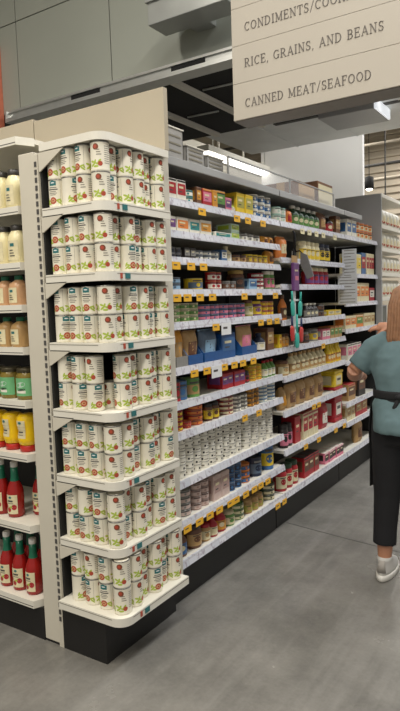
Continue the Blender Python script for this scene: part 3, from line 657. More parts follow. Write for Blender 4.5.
('F9', 'box', 2.96, 3.16, 0.155, 2, 1, 'cream', 'tan', 'red', 'cream and tan packet'),
('F9', 'box', 3.186, 3.486, 0.182, 2, 1, 'red', 'tan', 'orange', 'red packet with tan panel'),
('S10', 'tin', 0.579, 0.696, 0.132, 1, 4, 'grey', 'roselight', 'grey', 'grey tin with pale rose label'),
('S10', 'tin', 0.706, 0.851, 0.139, 2, 4, 'rose', 'roselight', 'grey', 'rose grey tin with pale label'),
('S10', 'box', 0.871, 1.042, 0.135, 2, 1, 'roselight', 'rose', 'roselight', 'pale rose carton'),
('S10', 'tin', 1.053, 1.203, 0.143, 2, 3, 'blue', 'navy', 'grey', 'blue tin'),
('S10', 'tin', 1.216, 1.314, 0.109, 1, 3, 'orange', 'blue', 'orange', 'orange and blue tin'),
('S10', 'tin', 1.34, 1.486, 0.116, 1, 1, 'navy', 'slate', 'dark', 'wide navy tin'),
('S10', 'tin', 1.499, 1.656, 0.159, 1, 1, 'blue', 'yellow', 'yellow', 'tall blue can with yellow band'),
('S11', 'bottle', 0.55, 0.639, 0.138, 1, 1, 'brown', 'blue', 'dark', 'brown bottle with blue label'),
('S11', 'jar', 0.666, 0.78, 0.12, 1, 1, 'brown', 'tan', 'dark', 'wide brown jar with tan label'),
('S11', 'jar', 0.785, 0.85, 0.089, 1, 1, 'tan', 'cream', 'red', 'tan jar with red lid'),
('S11', 'bottle', 0.855, 0.922, 0.109, 1, 1, 'red', 'cream', 'dark', 'red sauce bottle with cream label'),
('S11', 'bottle', 0.933, 1.02, 0.126, 1, 1, 'red', 'amber', 'dark', 'red sauce bottle with amber label'),
('S11', 'jar', 1.031, 1.11, 0.079, 1, 1, 'green', 'cream', 'cream', 'green jar with cream label'),
('S11', 'tin', 1.122, 1.242, 0.092, 1, 3, 'green', 'cream', 'grey', 'green tin with cream label'),
('S11', 'jar', 1.254, 1.462, 0.081, 3, 1, 'tan', 'olive', 'tan', 'tan jar with olive label'),
('S11', 'tin', 1.49, 1.661, 0.101, 1, 3, 'darkgreen', 'cream', 'grey', 'dark green tin'),
('S11', 'jar', 1.676, 1.996, 0.159, 3, 1, 'red', 'cream', 'darkgreen', 'red jar with green lid'),
('S11', 'box', 2.065, 2.343, 0.141, 3, 1, 'red', 'brown', 'dark', 'dark red box'),
('S11', 'box', 2.463, 2.857, 0.083, 5, 1, 'pink', 'dark', 'white', 'pink box with dark and white top'),
('S11', 'bag', 3.001, 3.394, 0.196, 1, 1, 'tan', 'brown', 'tan', 'mottled tan bag'),
]
TAGS = {'S1': [('yellow', 0.792, 0.083), ('yellow', 1.145, 0.077), ('yellow', 1.27, 0.082), ('yellow', 1.455, 0.09), ('cream', 2.032, 0.066), ('cream', 2.151, 0.07), ('cream', 2.276, 0.073), ('cream', 2.407, 0.077), ('cream', 2.638, 0.063)], 'S3': [('yellow', 0.551, 0.073), ('yellow', 0.677, 0.079), ('yellow', 0.789, 0.074)], 'S4': [('yellow', 0.549, 0.073), ('yellow', 0.637, 0.069), ('yellow', 0.748, 0.064), ('yellow', 0.866, 0.078), ('yellow', 1.206, 0.093), ('yellow', 1.388, 0.101), ('yellow', 1.601, 0.112)], 'S5': [('yellow', 0.891, 0.07), ('yellow', 1.399, 0.09), ('yellow', 1.511, 0.081), ('yellow', 1.614, 0.071), ('white', 0.994, 0.115)], 'S6': [('yellow', 0.675, 0.071), ('yellow', 0.791, 0.067), ('yellow', 0.965, 0.063), ('yellow', 1.072, 0.088), ('yellow', 1.168, 0.081), ('yellow', 1.293, 0.074), ('yellow', 2.376, 0.078), ('white', 0.884, 0.1)], 'S8': [('yellow', 1.174, 0.059), ('yellow', 1.346, 0.064)], 'M8': [('yellow', 2.18, 0.091), ('yellow', 2.273, 0.095)], 'M9': [('yellow', 2.027, 0.087), ('yellow', 2.262, 0.095), ('yellow', 2.606, 0.108), ('yellow', 2.795, 0.092)], 'S10': [('yellow', 0.567, 0.07), ('yellow', 0.675, 0.074), ('yellow', 0.775, 0.068), ('yellow', 0.87, 0.082), ('yellow', 0.986, 0.065), ('yellow', 1.052, 0.068), ('yellow', 1.162, 0.083), ('yellow', 1.266, 0.075), ('yellow', 1.348, 0.065), ('yellow', 1.441, 0.068)], 'S11': [('yellow', 1.571, 0.072), ('yellow', 1.667, 0.06)]}

# ------------------------------------------------------------------ aisle run: three bays
BAYS = [(.505, 1.695), (1.705, 2.865), (2.875, 3.725)]
BN = ['near', 'middle', 'far']
Z = {'S1':1.948,'S2':1.80,'S3':1.677,'S4':1.526,'S5':1.371,'S6':1.155,'S7':.99,'S8':.843,'S9':.606,'S10':.406,'S11':.212,
     'M2':1.724,'M3':1.556,'M4':1.328,'M7':.967,'M8':.742,'M9':.49,'F2':1.65,'F3':1.42,'F4':1.206,'F5':.95,'F8':.612,'F9':.45}
LIST = [['S1','S2','S3','S4','S5','S6','S7','S8','S9','S10','S11'], ['S1','M2','M3','M4','S6','M7','M8','M9','S11'], ['S1','F2','F3','F4','F5','F8','F9','S11']]
def bay_of(y): return 0 if y < 1.70 else (1 if y < 2.87 else 2)
m = MB(); m.prism([(-.46, .445), (-.045, .445), (-.045, .500), (-.46, .500)], .20, 2.1675, M_POST); m.box(-.46, -.098, .445, .504, 0, .20, M_BASE)
endp = m.build('divider_board'); tag(endp, 'pale upright board closing the near end of aisle shelving', 'board')
for bi, (y0, y1) in enumerate(BAYS):
    bay = thing('shelving_bay', f'{BN[bi]} bay of the white aisle shelving stocked with packaged food', 'shelving', (0, 0, 0), 'bays of the aisle shelving')
    MB().box(-.46, -.135, y0, y1, 0, .212, M_BASE).build('base', bay)
    MB().box(-.47, -.46, y0, y1, .2, 1.95, M_BACK).build('back_panel', bay)
    MB().box(-.47, -.46, y0, y1, 1.95, 2.2, M_BACKL).build('upper_back_panel', bay)
    if bi == 2: MB().box(-.46, -.085, 3.728, 3.742, .212, 1.95, M_BACK).build('end_shade_board', bay)  # added dark board: shade put into colour over the lit side panel
    yc = y1 if bi < 2 else 3.30
    cp = MB(); cp.box(-.46, -.075, y0, yc, 2.145, 2.160, M_GREY); cpo = cp.build('canopy', bay)
    MB().box(-.075, -.062, y0, yc, 2.13, 2.168, M_GREY, .003).build('canopy_rail', cpo)
    if bi < 2: MB().box(-.46, -.44, y1-.0, y1+.0098, .2, 2.14, M_SLOT).build('slotted_upright', bay)
    for k in LIST[bi]:
        zb = Z[k]
        s = MB().box(-.455, -.074, y0+.001, y1-.001, zb+.012, zb+.030, M_SHELF).build('shelf', bay)
        r = MB(); r.add([(-.073, y0+.001, zb-.002), (-.058, y0+.001, zb-.002), (-.066, y0+.001, zb+.034), (-.074, y0+.001, zb+.034),
                         (-.073, y1-.001, zb-.002), (-.058, y1-.001, zb-.002), (-.066, y1-.001, zb+.034), (-.074, y1-.001, zb+.034)],
            [(0,3,2,1),(4,5,6,7),(0,1,5,4),(1,2,6,5),(2,3,7,6),(3,0,4,7)], M_RAIL); r.build('price_rail', s)
        for cm, y, w_ in TAGS.get(k, []):
            if not (y0 <= y <= y1): continue
            mm_ = {'yellow': M_TAG, 'cream': M_TAGC, 'white': M_PAPER}[cm]
            w2 = min(w_, .066) if cm != 'white' else .1; h2 = .035 if cm != 'white' else .062
            g = MB(); g.box(-.0575, -.0555, y-w2/2, y+w2/2, zb-h2+.009, zb+.009, mm_)
            g.box(-.0555, -.0551, y-w2*.32, y+w2*.1, zb-h2*.5+.009, zb-h2*.32+.009, C('ink'))
            g.build('price_tag', s)
# things on the canopy
t = thing('clear_guard', 'clear acrylic guard standing along the aisle shelving canopy edge', 'guard', (0, 0, 0))
MB().box(-.095, -.091, 1.12, 2.72, 2.161, 2.27, mat('acrylic', (.95, .96, .96), .08, 0, .01, 4, trans=.0, alpha=.16)).build('pane', t)
m = MB(); m.box(-.098, -.088, 1.12, 2.72, 2.268, 2.274, M_GREY)
for y in (1.12, 1.92, 2.712): m.box(-.098, -.088, y, y+.008, 2.161, 2.27, M_GREY)
m.build('edge_strip', t)
M_BROWN = mat('carton_brown', srgb('7a553a'), .7, 0, .1, 12)
for i, (y, h, lab) in enumerate(((2.66, .19, 'tall brown carton with white side on shelving top'), (2.30, .14, 'open brown carton behind the clear guard on shelving top'))):
    t = thing('storage_carton', lab, 'carton', (-.265, y, 2.1605))
    m = MB(); m.box(-.13, .13, -.15, .15, 0, h, M_BROWN, .003); m.build('carton_body', t)
    m = MB(); m.box(.1302, .1315, -.14, .14, .01, h-.02, C('cream') if i == 0 else C('tan')); m.build('side_panel', t)
    m = MB(); m.box(-.125, .125, -.02, .02, h, h+.001, C('tan')); m.box(-.03, .03, -.1515, -.1502, .05, h, C('tan')); m.build('tape', t)
M_BIN = mat('bin_clear_plastic', srgb('b9b7b2'), .2, 0, .05, 10, alpha=.75)
for i, y in enumerate((.64, .83, 1.02)):
    t = thing('plastic_bin', f'{ORD[i]} clear plastic bin from the corner on shelving top', 'bin', (-.22, y, 2.1605), 'clear bins on the shelving top')
    m = MB(); h = (.16, .10, .085)[i]
    for a in ((-.11, .11, -.08, -.076), (-.11, .11, .076, .08), (-.11, -.106, -.08, .08), (.106, .11, -.08, .08)): m.box(*a, 0, h, M_BIN)
    m.box(-.11, .11, -.08, .08, 0, .004, M_BIN); m.build('bin_body', t)
    m = MB(); m.box(-.115, .115, -.085, .085, h, h+.006, M_SHELF); m.build('rim', t)
    m = MB()
    for q in range(4): m.box(.1101, .112, -.06, .06, .015+q*h*.22, .015+q*h*.22+.008, M_TXT)
    m.build('ribs', t)

# ------------------------------------------------------------------ products
SEG = 18
def parts_for(kind, w, h, c1, c2, c3, big, depth):
    A = -.45
    if kind in ('tin', 'flat'):
        r = w; P = []
        b = MB().lathe([(r-.002, 0), (r, .002), (r-.001, .004), (r-.001, h-.004), (r, h-.002), (r-.002, h-.0008)], C(c1), SEG)
        P.append(('tin_body', b))
        l = MB(); l.lathe([(r-.001, h-.003), (r+.0005, h-.0015), (r, h-.0002), (r-.004, h-.0002), (r-.005, h-.002), (.001, h-.002)], M_LID if c3 == 'grey' or kind == 'flat' else C(c3), SEG)
        P.append(('lid', l))
        p = MB(); rr = r-.001
        if kind == 'flat':
            p.patch(rr, A-.15, A+.15, h*.3, h*.6, C(c2), 6); k1 = MB().patch(rr, A+.3, A+1.2, h*.3, h*.42, M_TXT, 8); k2 = MB().patch(rr, A-1.3, A-.8, h*.3, h*.55, M_TXT, 5); P += [('print_mark', k1), ('print_mark', k2)]
        else:
            p.patch(rr, A-1.1, A+1.1, h*.16, h*.66, C(c2), 12)
            p.cdisc(rr, A, h*.44, min(r*.5, h*.2), h*.17, C(c1), 10, 0, .0016); p.patch(rr, A-.6, A+.55, h*.72, h*.82, C('ink') if c1 not in ('dark', 'navy') else C('grey'), 6)
        P.append(('label', p)); return P
    if kind == 'jar':
        r = w
        b = MB().lathe([(r-.003, 0), (r, .005), (r, h*.70), (r*.86, h*.79), (r*.80, h*.82)], C(c1), SEG)
        l = MB().lathe([(r*.86, h*.81), (r*.90, h*.82), (r*.90, h*.98), (r*.84, h), (.001, h)], C(c3), SEG)
        p = MB(); p.patch(r, A-1.15, A+1.15, h*.12, h*.62, C(c2), 12); p.cdisc(r, A, h*.40, r*.42, h*.13, C(c1), 10, 0, .0014); p.patch(r, A-.5, A+.45, h*.54, h*.58, C('ink'), 6, 0, .0014)
        return [('jar_body', b), ('lid', l), ('label', p)]
    if kind == 'bottle':
        r = w
        b = MB().lathe([(r-.003, 0), (r, .004), (r, h*.55), (r*.8, h*.66), (r*.42, h*.80), (r*.38, h*.86)], C(c1), SEG)
        l = MB().lathe([(r*.42, h*.85), (r*.46, h*.86), (r*.46, h*.98), (r*.40, h), (.001, h)], C(c3), SEG)
        p = MB(); p.patch(r, A-1.1, A+1.1, h*.1, h*.50, C(c2), 12); p.cdisc(r, A, h*.32, r*.4, h*.1, C('cream'), 10, 0, .0014); p.patch(r, A-.5, A+.45, h*.43, h*.46, C('ink'), 6, 0, .0014)
        return [('bottle_body', b), ('cap', l), ('label', p)]
    if kind == 'box':
        b = MB().box(-depth, 0, -w, w, 0, h, C(c1), .0025)
        p = MB(); p.box(.0001, .0010, -w*.86, w*.86, h*.30, h*.82, C(c2)); p.box(-depth*.85, -depth*.15, -w-.0010, -w-.0001, h*.3, h*.82, C(c2))
        p.box(.001, .0018, -w*.6, w*.35, h*.60, h*.70, C('cream') if c2 not in ('cream', 'white') else C('ink')); p.box(.001, .0018, -w*.55, w*.1, h*.42, h*.47, C('ink'))
        f = MB(); f.box(-depth+.003, -.003, -w+.003, w-.003, h, h+.0012, C(c3)); f.box(.0001, .0012, -w*.95, w*.95, h*.9, h*.97, C(c3))
        return [('carton', b), ('front_panel', p), ('top_flap', f)]
    if kind in ('bag', 'pouch'):
        n = 10; vs = []; fs = []; b = MB()
        for j in range(n+1):
            v = j/n
            for i in range(n+1):
                u = i/n; th = depth*.5*(math.sin(PI*min(1, max(0, u)))**.45)*((1-v**5)**.6)*(.55+.45*min(1, (v+.02)*5)) if 0 < i < n else .002
                wob = .004*math.sin(u*11+v*7)
                wx = w*(1-.05*math.sin(PI*v))
                vs.append((-depth*.5+th+wob*(0 < i < n and j < n), -wx+2*wx*u, h*v)); vs.append((-depth*.5-th, -wx+2*wx*u, h*v))
        st = 2*(n+1)
        for j in range(n):
            for i in range(n):
                a = j*st+2*i; fs.append((a, a+2, a+st+2, a+st)); fs.append((a+1, a+st+1, a+st+3, a+3))
            a = j*st; fs.append((a, a+st, a+st+1, a+1)); a = j*st+2*n; fs.append((a, a+1, a+st+1, a+st))
        fs.append([2*i for i in range(n+1)][::-1]+[2*i+1 for i in range(n+1)]); fs.append([n*st+2*i for i in range(n+1)]+[n*st+2*i+1 for i in range(n+1)][::-1])
        b.add(vs, fs, C(c1), True)
        p = MB(); q = []
        for j in range(5):
            v = .22+.42*j/4
            for i in range(5):
                u = .2+.6*i/4; th = depth*.5*(math.sin(PI*u)**.45)*((1-v**5)**.6)*(.55+.45*min(1, (v+.02)*5)); wx = w*(1-.05*math.sin(PI*v))
                q.append((-depth*.5+th+.004*math.sin(u*11+v*7)+.0014, -wx+2*wx*u, h*v))
        p.add(q, [(j*5+i, j*5+i+1, j*5+i+6, j*5+i+5) for j in range(4) for i in range(4)], C(c2), True)
        s = MB().box(-depth*.5-.003, -depth*.5+.003, -w, w, h*.955, h, C(c2))
        return [('bag_body', b), ('label', p), ('top_seal', s)]
    if kind == 'tub':
        b = MB().box(-depth, 0, -w, w, h*.16, h*.88, C(c1), .012)
        k = MB().box(-depth-.002, .002, -w-.002, w+.002, 0, h*.17, C(c3), .008)
        l = MB().box(-depth-.003, .003, -w-.003, w+.003, h*.87, h, C(c3 if c1 == 'red' else c1), .006)
        p = MB().box(.0002, .0016, -w*.62, w*.62, h*.28, h*.74, C(c2)); p.box(-depth*.8, -depth*.2, -w-.0016, -w-.0002, h*.28, h*.74, C(c2))
        p.box(.0016, .0026, -w*.4, w*.4, h*.5, h*.62, C('ink'))
        return [('tub_body', b), ('base_band', k), ('lid', l), ('label', p)]
NAME = {'tin': ('food_tin', 'tin'), 'flat': ('flat_tin', 'tin'), 'jar': ('food_jar', 'jar'), 'bottle': ('sauce_bottle', 'bottle'), 'box': ('food_box', 'box'),
        'bag': ('food_bag', 'bag'), 'pouch': ('food_pouch', 'pouch'), 'tub': ('plastic_tub', 'tub')}
LV = {6: ['bottom', 'second', 'third', 'fourth', 'fifth', 'topmost'], 1: [''], 2: ['lower', 'upper'], 3: ['bottom', 'middle', 'topmost'], 4: ['bottom', 'lower middle', 'upper middle', 'topmost'], 5: ['bottom', 'lower middle', 'middle', 'upper middle', 'topmost']}
XF = -.087
for (key, kind, y0, y1, h, n, st, c1, c2, c3, desc) in ITEMS:
    bi = bay_of((y0+y1)/2); rank = LIST[bi].index(key if key in LIST[bi] else {'M4': 'M4'}[key])
    last_ = rank == len(LIST[bi])-1
    shelf = f"{BN[bi]} bay's {'top' if rank == 0 else ('bottom' if last_ else ORD[rank])} shelf"
    tot = y1-y0; lath = kind in ('tin', 'flat', 'jar', 'bottle')
    if key == 'S9': h = .205
    if kind == 'box' and h/st < .02: st = 1; h = .03
    if lath and tot/n > .125 and n > 1: n = max(n, round(tot/.1))
    y0 = max(y0, BAYS[bi][0]+.012); y1 = min(y1, BAYS[bi][1]-.012)
    if y1-y0 < .03: y1 = y0+.05
    pitch = (y1-y0)/n; hh = h/st
    zceil = min([Z[q] for q in LIST[bi] if Z[q] > Z[key]+.05]+[2.12])-Z[key]-.034
    hh = min(hh, zceil/st)
    if lath: w = min(pitch/2-.001, .052 if n > 1 else .05); w = max(w, .022)
    else: w = min(pitch/2-.0015, .085 if n == 1 else .08)
    depth = {'box': .10, 'bag': .08, 'pouch': .06, 'tub': .14}.get(kind, 0)
    meshes = [(nm, b.mesh(nm)) for nm, b in parts_for(kind, w, hh-(.0005 if st > 1 else 0), c1, c2, c3, n == 1, depth)]
    nm, cat = NAME[kind]
    grp = f'{desc}s, {shelf}'
    for i in range(n):
        y = y0+pitch*(i+.5)
        if not lath and n == 1: y = y1-w-.002
        base = Z[key]+.0303 + (.014 if kind == 'pouch' else 0)
        jx = random.uniform(-.006, .0)
        for s_ in range(st):
            x = XF+jx-(w if lath else 0)
            if n == 1 and st == 1: lab = f'{desc}, {shelf}'
            elif st == 1: lab = f'{ORD[i]} {desc} from left, {shelf}'
            elif n == 1: lab = f'{LV[st][s_]} {desc} of its stack, {shelf}'
            else: lab = f'{LV[st][s_]} {desc}, {ORD[i]} stack from left, {shelf}'
            if len(lab.split()) > 16: lab = lab.replace(' from left', '')
            if kind == 'pouch': x -= .004
            t = thing(nm, lab, cat, (x, y, base+s_*hh), grp if n*st > 1 else None, random.uniform(-.12, .12)*(5 if kind == 'flat' else 1) if lath else random.uniform(-.03, .03)*(st == 1))
            for pn, me in meshes: link(pn, me, t)
            if kind == 'pouch':
                tr = thing('display_tray', f'cardboard tray holding the {desc.split(" in a ")[0]}, {shelf}', 'tray', (x, y, Z[key]+.0303), 'display trays on the near bay')
                TM = C('royal') if 'blue tray' in desc else C('grey'); hw = w+.004
                m = MB(); m.box(-.075, .012, -hw, hw, 0, .012, TM); m.box(.006, .012, -hw, hw, .012, .05, TM); m.build('tray_front', tr)
                m = MB()
                for sy in (-hw, hw-.003): m.add([(-.075, sy, .012), (.006, sy, .012), (.006, sy, .05), (-.075, sy, hh*.95), (-.075, sy+.003, .012), (.006, sy+.003, .012), (.006, sy+.003, .05), (-.075, sy+.003, hh*.95)],
                    [(0,1,2,3),(4,7,6,5),(0,4,5,1),(1,5,6,2),(2,6,7,3),(3,7,4,0)], TM)
                m.box(-.078, -.075, -hw, hw, 0, hh*.98, TM); m.build('tray_side', tr)

# ------------------------------------------------------------------ clip strip with spatulas, grey cloth, papers (hung at the bay joint)
XS = -.040
t = thing('clip_strip', 'pale clip strip with black hook hanging between near and middle bays', 'strip', (XS, 1.86, 0))
MB().box(-.010, -.007, -.02, .02, 1.18, 1.80, M_PAPER).build('strip_body', t)
for zz in (1.48, 1.31, 1.26): MB().box(-.007, -.001, -.075, .075, zz, zz+.012, M_PAPER).build('clip_arm', t)
m = MB(); m.tube([(-.008, 0, 1.93), (.002, 0, 1.91), (.002, 0, 1.80)], .008, M_DARK, 8); m.box(-.008, .004, -.022, .022, 1.77, 1.81, M_DARK, .003); m.build('hook', t)
TEAL = mat('silicone_teal', srgb('3fb5a5'), .45); NAVY = mat('silicone_navy', srgb('26355e'), .45); REDM = mat('silicone_red', srgb('c63a35'), .45)
def packet(z0, z1, y, wd, m1, lab):
    t = thing('hanging_packet', lab, 'packet', (XS-.003, y, z0))
    h = z1-z0
    MB().box(.0, .022, -wd/2, wd/2, 0, h*.8, m1, .006).build('packet_body', t)
    m = MB(); m.box(.006, .010, -wd/2, wd/2, h*.8, h, C('tan')); m.build('header_card', t)
    m = MB(); m.box(.0222, .0232, -wd*.3, wd*.3, h*.3, h*.42, C('pink')); m.box(.0222, .0232, -wd*.35, wd*.2, h*.55, h*.6, C('cream')); m.build('label', t)
packet(1.545, 1.77, 1.845, .085, C('purple'), 'purple packet with tan header card on the clip strip')
def spatula(z, y, hm, bm, tilt, lab, L=.13):
    t = thing('spatula', lab, 'spatula', (XS+.0095, y, z), 'spatulas on the clip strip')
    t.rotation_euler = (tilt, 0, 0)
    b = MB(); b.loft([((0, 0, 0), .005, .016), ((0, 0, .012), .008, .026), ((0, 0, .06), .008, .03), ((0, 0, .085), .008, .026), ((0, 0, .10), .006, .012)], bm, 14); b.build('blade', t)
    k = MB(); k.tube([(0, 0, .095), (0, 0, .10+L)], [.008, .007], hm, 8); k.build('handle', t)
spatula(1.385, 1.80, TEAL, TEAL, .1, 'left teal spatula on upper part of clip strip', .06)
spatula(1.38, 1.905, TEAL, TEAL, -.12, 'right teal spatula on upper part of clip strip', .06)
spatula(1.225, 1.785, NAVY, REDM, .05, 'left navy handled red spatula low on clip strip', .06)
spatula(1.21, 1.92, NAVY, REDM, -.05, 'right navy handled red spatula low on clip strip', .06)
spatula(1.175, 1.855, TEAL, TEAL, 0, 'lowest teal spatula centred at the clip strip bottom', .12)
t = thing('hanging_cloth', 'grey folded cloth hanging tilted beside the clip strip', 'cloth', (.045, 1.86, 1.63))
mc = mat('grey_cloth', srgb('7d7c7c'), .9, 0, .08, 30, bump=.2)
g = MB(); pts = [(-.045, .085), (-.043, .16), (.0, .14), (.042, .005), (0, -.012)]
g.add([(x, -.006, z) for x, z in pts]+[(x, .006, z) for x, z in pts], [(0,1,2,3,4), (9,8,7,6,5)]+[(i, (i+1) % 5+0, 5+(i+1) % 5, 5+i) for i in range(5)], mc); g.build('cloth_body', t)
g = MB(); g.tube([(-.03, 0, .15), (-.05, 0, .17), (-.085, 0, .165)], .004, M_DARK, 6); g.build('loop', t)
for i, (x0, x1, z0, z1, y, lab) in enumerate(((-.125, -.01, 1.60, 1.865, 2.868, 'upper white notice sheet hanging between middle and far bays'), (-.155, .0, 1.44, 1.66, 2.848, 'lower white notice sheet hanging between middle and far bays'))):
    t = thing('notice_sheet', lab, 'notice', (0, y, 0), 'white notice sheets')
    MB().box(x0+.04, x1+.04, -.001, .001, z0, z1, M_PAPER).build('paper', t)
    m = MB(); n = int((z1-z0)/.024)
    for k in range(n): m.box(x0+.055, x1+.025-(.03 if k % 3 == 2 else 0), -.0016, -.001, z0+.012+k*.024, z0+.017+k*.024, M_TXT)
    m.build('text_lines', t)

# ------------------------------------------------------------------ far display shelf
fs = thing('far_display_shelf', 'tall pale grey display shelf of white bags beyond aisle shelving', 'shelving', (0, 0, 0))
MB().box(-.46, -.032, 3.745, 3.768, 0, 2.405, M_GREY, .002).build('side_panel', fs)
MB().box(-.46, -.45, 3.768, 4.62, 0, 2.36, M_BACKL).build('back_panel', fs)
MB().box(-.45, -.10, 3.768, 4.62, 0, .15, M_BASE).build('base', fs)
FZ = [2.10, 1.895, 1.672, 1.447, 1.21, .9, .6, .3]
for z in FZ+[2.375]:
    s = MB().box(-.45, -.045, 3.768, 4.62, z+.004, z+.026, M_SHELF).build('shelf' if z < 2.3 else 'canopy', fs)
    MB().box(-.045, -.034, 3.768, 4.62, z, z+.034, M_SHELF, .002).build('shelf_lip', s)
bg = [(nm, b.mesh(nm)) for nm, b in parts_for('bag', .055, .165, 'white', 'cream', 'white', False, .07)]
q_ = MB()
for i_ in range(4): q_.ball((-.002, -.036+.024*i_, .038+.006*(i_ % 2)), .004, .011, .011, C('tomato'), 8, 6)
bgl = q_.mesh('print_band')
for k in range(4):
    for i in range(6):
        t = thing('food_bag', f'{ORD[i]} white bag with red print, {ORD[k]} row of far display shelf', 'bag', (-.06, 3.85+.118*i, FZ[k]+.0265), f'white bags on the {ORD[k]} far row', random.uniform(-.1, .1))
        for pn, me in bg: link(pn, me, t)
        link('print_band', bgl, t)
t = thing('display_crate', 'dark grey empty crate front on the far display shelf', 'crate', (-.06, 3.86, FZ[4]+.0265))
MB().box(-.25, 0, -.08, .12, 0, .17, mat('crate_grey', srgb('6f6f66'), .6), .003).build('crate_body', t)
m = MB(); m.box(.0, .006, -.08, -.07, 0, .17, M_GREY); m.box(.0, .006, .11, .12, 0, .17, M_GREY); m.box(.0, .006, -.07, .11, .16, .17, M_GREY); m.build('crate_frame', t)

# ------------------------------------------------------------------ shopper / worker seen from behind
M_SKIN = mat('skin', srgb('b98467'), .5, 0, .05, 12)
M_SHIRT = mat('shirt_teal_grey', srgb('5a7073'), .85, 0, .07, 14, bump=.15)
M_BLACKC = mat('black_cloth', srgb('17171a'), .85, 0, .1, 14)
M_APRON = mat('apron_black', srgb('121214'), .8, 0, .1, 14)
M_HAIR = mat('hair_light_brown', srgb('8c6446'), .55, 0, .2, 40)
per = thing('person', 'person in teal shirt, black apron and trousers reaching toward the shelves', 'person', (.772, 1.42, 0))
O = Vector((.80, 1.42, 0))
def L(*p): return Vector(p)-O
B = MB()
# torso, neck, head
B.loft([(L(.80,1.385,.74), .13, .09), (L(.80,1.39,.84), .155, .105), (L(.80,1.40,.95), .135, .095), (L(.80,1.425,1.08), .135, .095), (L(.80,1.455,1.19), .155, .095), (L(.80,1.47,1.255), .13, .07), (L(.80,1.485,1.30), .055, .05), (L(.795,1.50,1.36), .047, .05)], M_SKIN, 20)
hd = L(.79, 1.525, 1.435)
B.ball(hd, .072, .09, .105, M_SKIN, 20, 14)
B.ball(hd+Vector((-.012, .055, -.045)), .048, .045, .055, M_SKIN, 14, 10)
B.ball(hd+Vector((-.022, .098, -.015)), .012, .016, .018, M_SKIN, 10, 8)
B.ball(hd+Vector((-.02, .09, -.052)), .02, .012, .007, M_SKIN, 10, 8)
for sx in (-1, 1): B.ball(hd+Vector((sx*.073, .0, -.01)), .010, .02, .03, M_SKIN, 10, 8)
def limb(pts, rad): B.tube([L(*p) for p in pts], rad, M_SKIN, 14)
limb([(.675,1.46,1.245), (.60,1.44,1.19), (.525,1.415,1.10)], [.048, .046, .040])
limb([(.527,1.41,1.105), (.505,1.47,1.07), (.478,1.60,1.05), (.462,1.68,1.045)], [.040, .042, .033, .026])
limb([(.925,1.46,1.245), (.93,1.56,1.235), (.90,1.69,1.255)], [.048, .045, .038])
limb([(.90,1.69,1.255), (.80,1.71,1.285), (.68,1.70,1.312), (.645,1.70,1.313)], [.038, .038, .028, .025])
limb([(.73,1.385,.80), (.715,1.385,.62), (.708,1.38,.45), (.702,1.355,.26), (.702,1.345,.09)], [.080, .075, .054, .048, .034])
limb([(.87,1.40,.80), (.91,1.47,.62), (.925,1.54,.45), (.93,1.55,.26), (.93,1.54,.09)], [.080, .075, .054, .048, .034])
for (fx, fy) in ((.702, 1.345), (.93, 1.54)): B.tube([L(fx, fy-.01, .06), L(fx, fy+.06, .05), L(fx, fy+.15, .035)], [.032, .034, .03], M_SKIN, 12)
def hand(wr, d, palmn, side, curl):
    wr = L(*wr); d = Vector(d).normalized(); s = d.cross(Vector(palmn)).normalized(); nn = s.cross(d).normalized()
    B.tube([wr-d*.01, wr+d*.03, wr+d*.075], [.024, .033, .030], M_SKIN, 12, None)
    for k, (o, ln) in enumerate(((-.026, .066), (-.009, .074), (.009, .070), (.026, .055))):
        p0 = wr+d*.06+s*o; p1 = p0+d*ln*.5; e = (d*math.cos(curl)+nn*math.sin(curl)); p2 = p1+e*ln*.4; e2 = d*math.cos(curl*2)+nn*math.sin(curl*2); p3 = p2+e2*ln*.3
        B.tube([p0, p1, p2, p3], [.0095, .0088, .008, .0065], M_SKIN, 8)
    q0 = wr+d*.02+s*side*.022; q1 = q0+(d*.6+s*side*.7).normalized()*.035+nn*.01; q2 = q1+(d*.9+nn*.5).normalized()*.03
    B.tube([q0, q1, q2], [.013, .011, .008], M_SKIN, 8)
hand((.645,1.70,1.313), (-1, .10, .02), (0, .3, -1), 1, .35)
hand((.462,1.68,1.045), (-.12, .95, -.12), (-.5, 0, -.8), 1, .4)
body = B.build('body', per)
rm = body.modifiers.new('remesh', 'REMESH'); rm.mode = 'VOXEL'; rm.voxel_size = .0055; rm.use_smooth_shade = True
sm = body.modifiers.new('smooth', 'SMOOTH'); sm.iterations = 3; sm.factor = .5
m = MB()
for sx in (-.034, .020): m.ball(hd+Vector((sx-.008, .088, .005)), .012, .008, .008, C('white'), 10, 8); m.ball(hd+Vector((sx-.008, .095, .005)), .005, .003, .005, C('dark'), 8, 6)
m.build('eyes', per)
# hair: crown cap and long locks on the back
h = MB(); h.ball(hd+Vector((0, -.012, .018)), .084, .096, .104, M_HAIR, 20, 12)
h.loft([(hd+Vector((0, -.02, .02)), .082, .085), (hd+Vector((-.004, -.05, -.06)), .082, .06), (hd+Vector((-.008, -.075, -.14)), .078, .048), (hd+Vector((-.01, -.095, -.21)), .064, .036), (hd+Vector((-.008, -.10, -.265)), .03, .018)], M_HAIR, 18)
for k in range(11):
    x = -.078+.0156*k; z = -.20-.05*math.sin(k*2.3)
    h.tube([hd+Vector((x*.35, -.01, .118)), hd+Vector((x*.75, -.07, .085)), hd+Vector((x*.95, -.098, .01)), hd+Vector((x, -.10, -.08)), hd+Vector((x*.95-.006, -.118, -.16)), hd+Vector((x*.8-.006+.008*math.sin(k*3), -.125, z-.03))], [.010, .013, .012, .013, .011, .004], M_HAIR, 7)
h.build('hair', per)
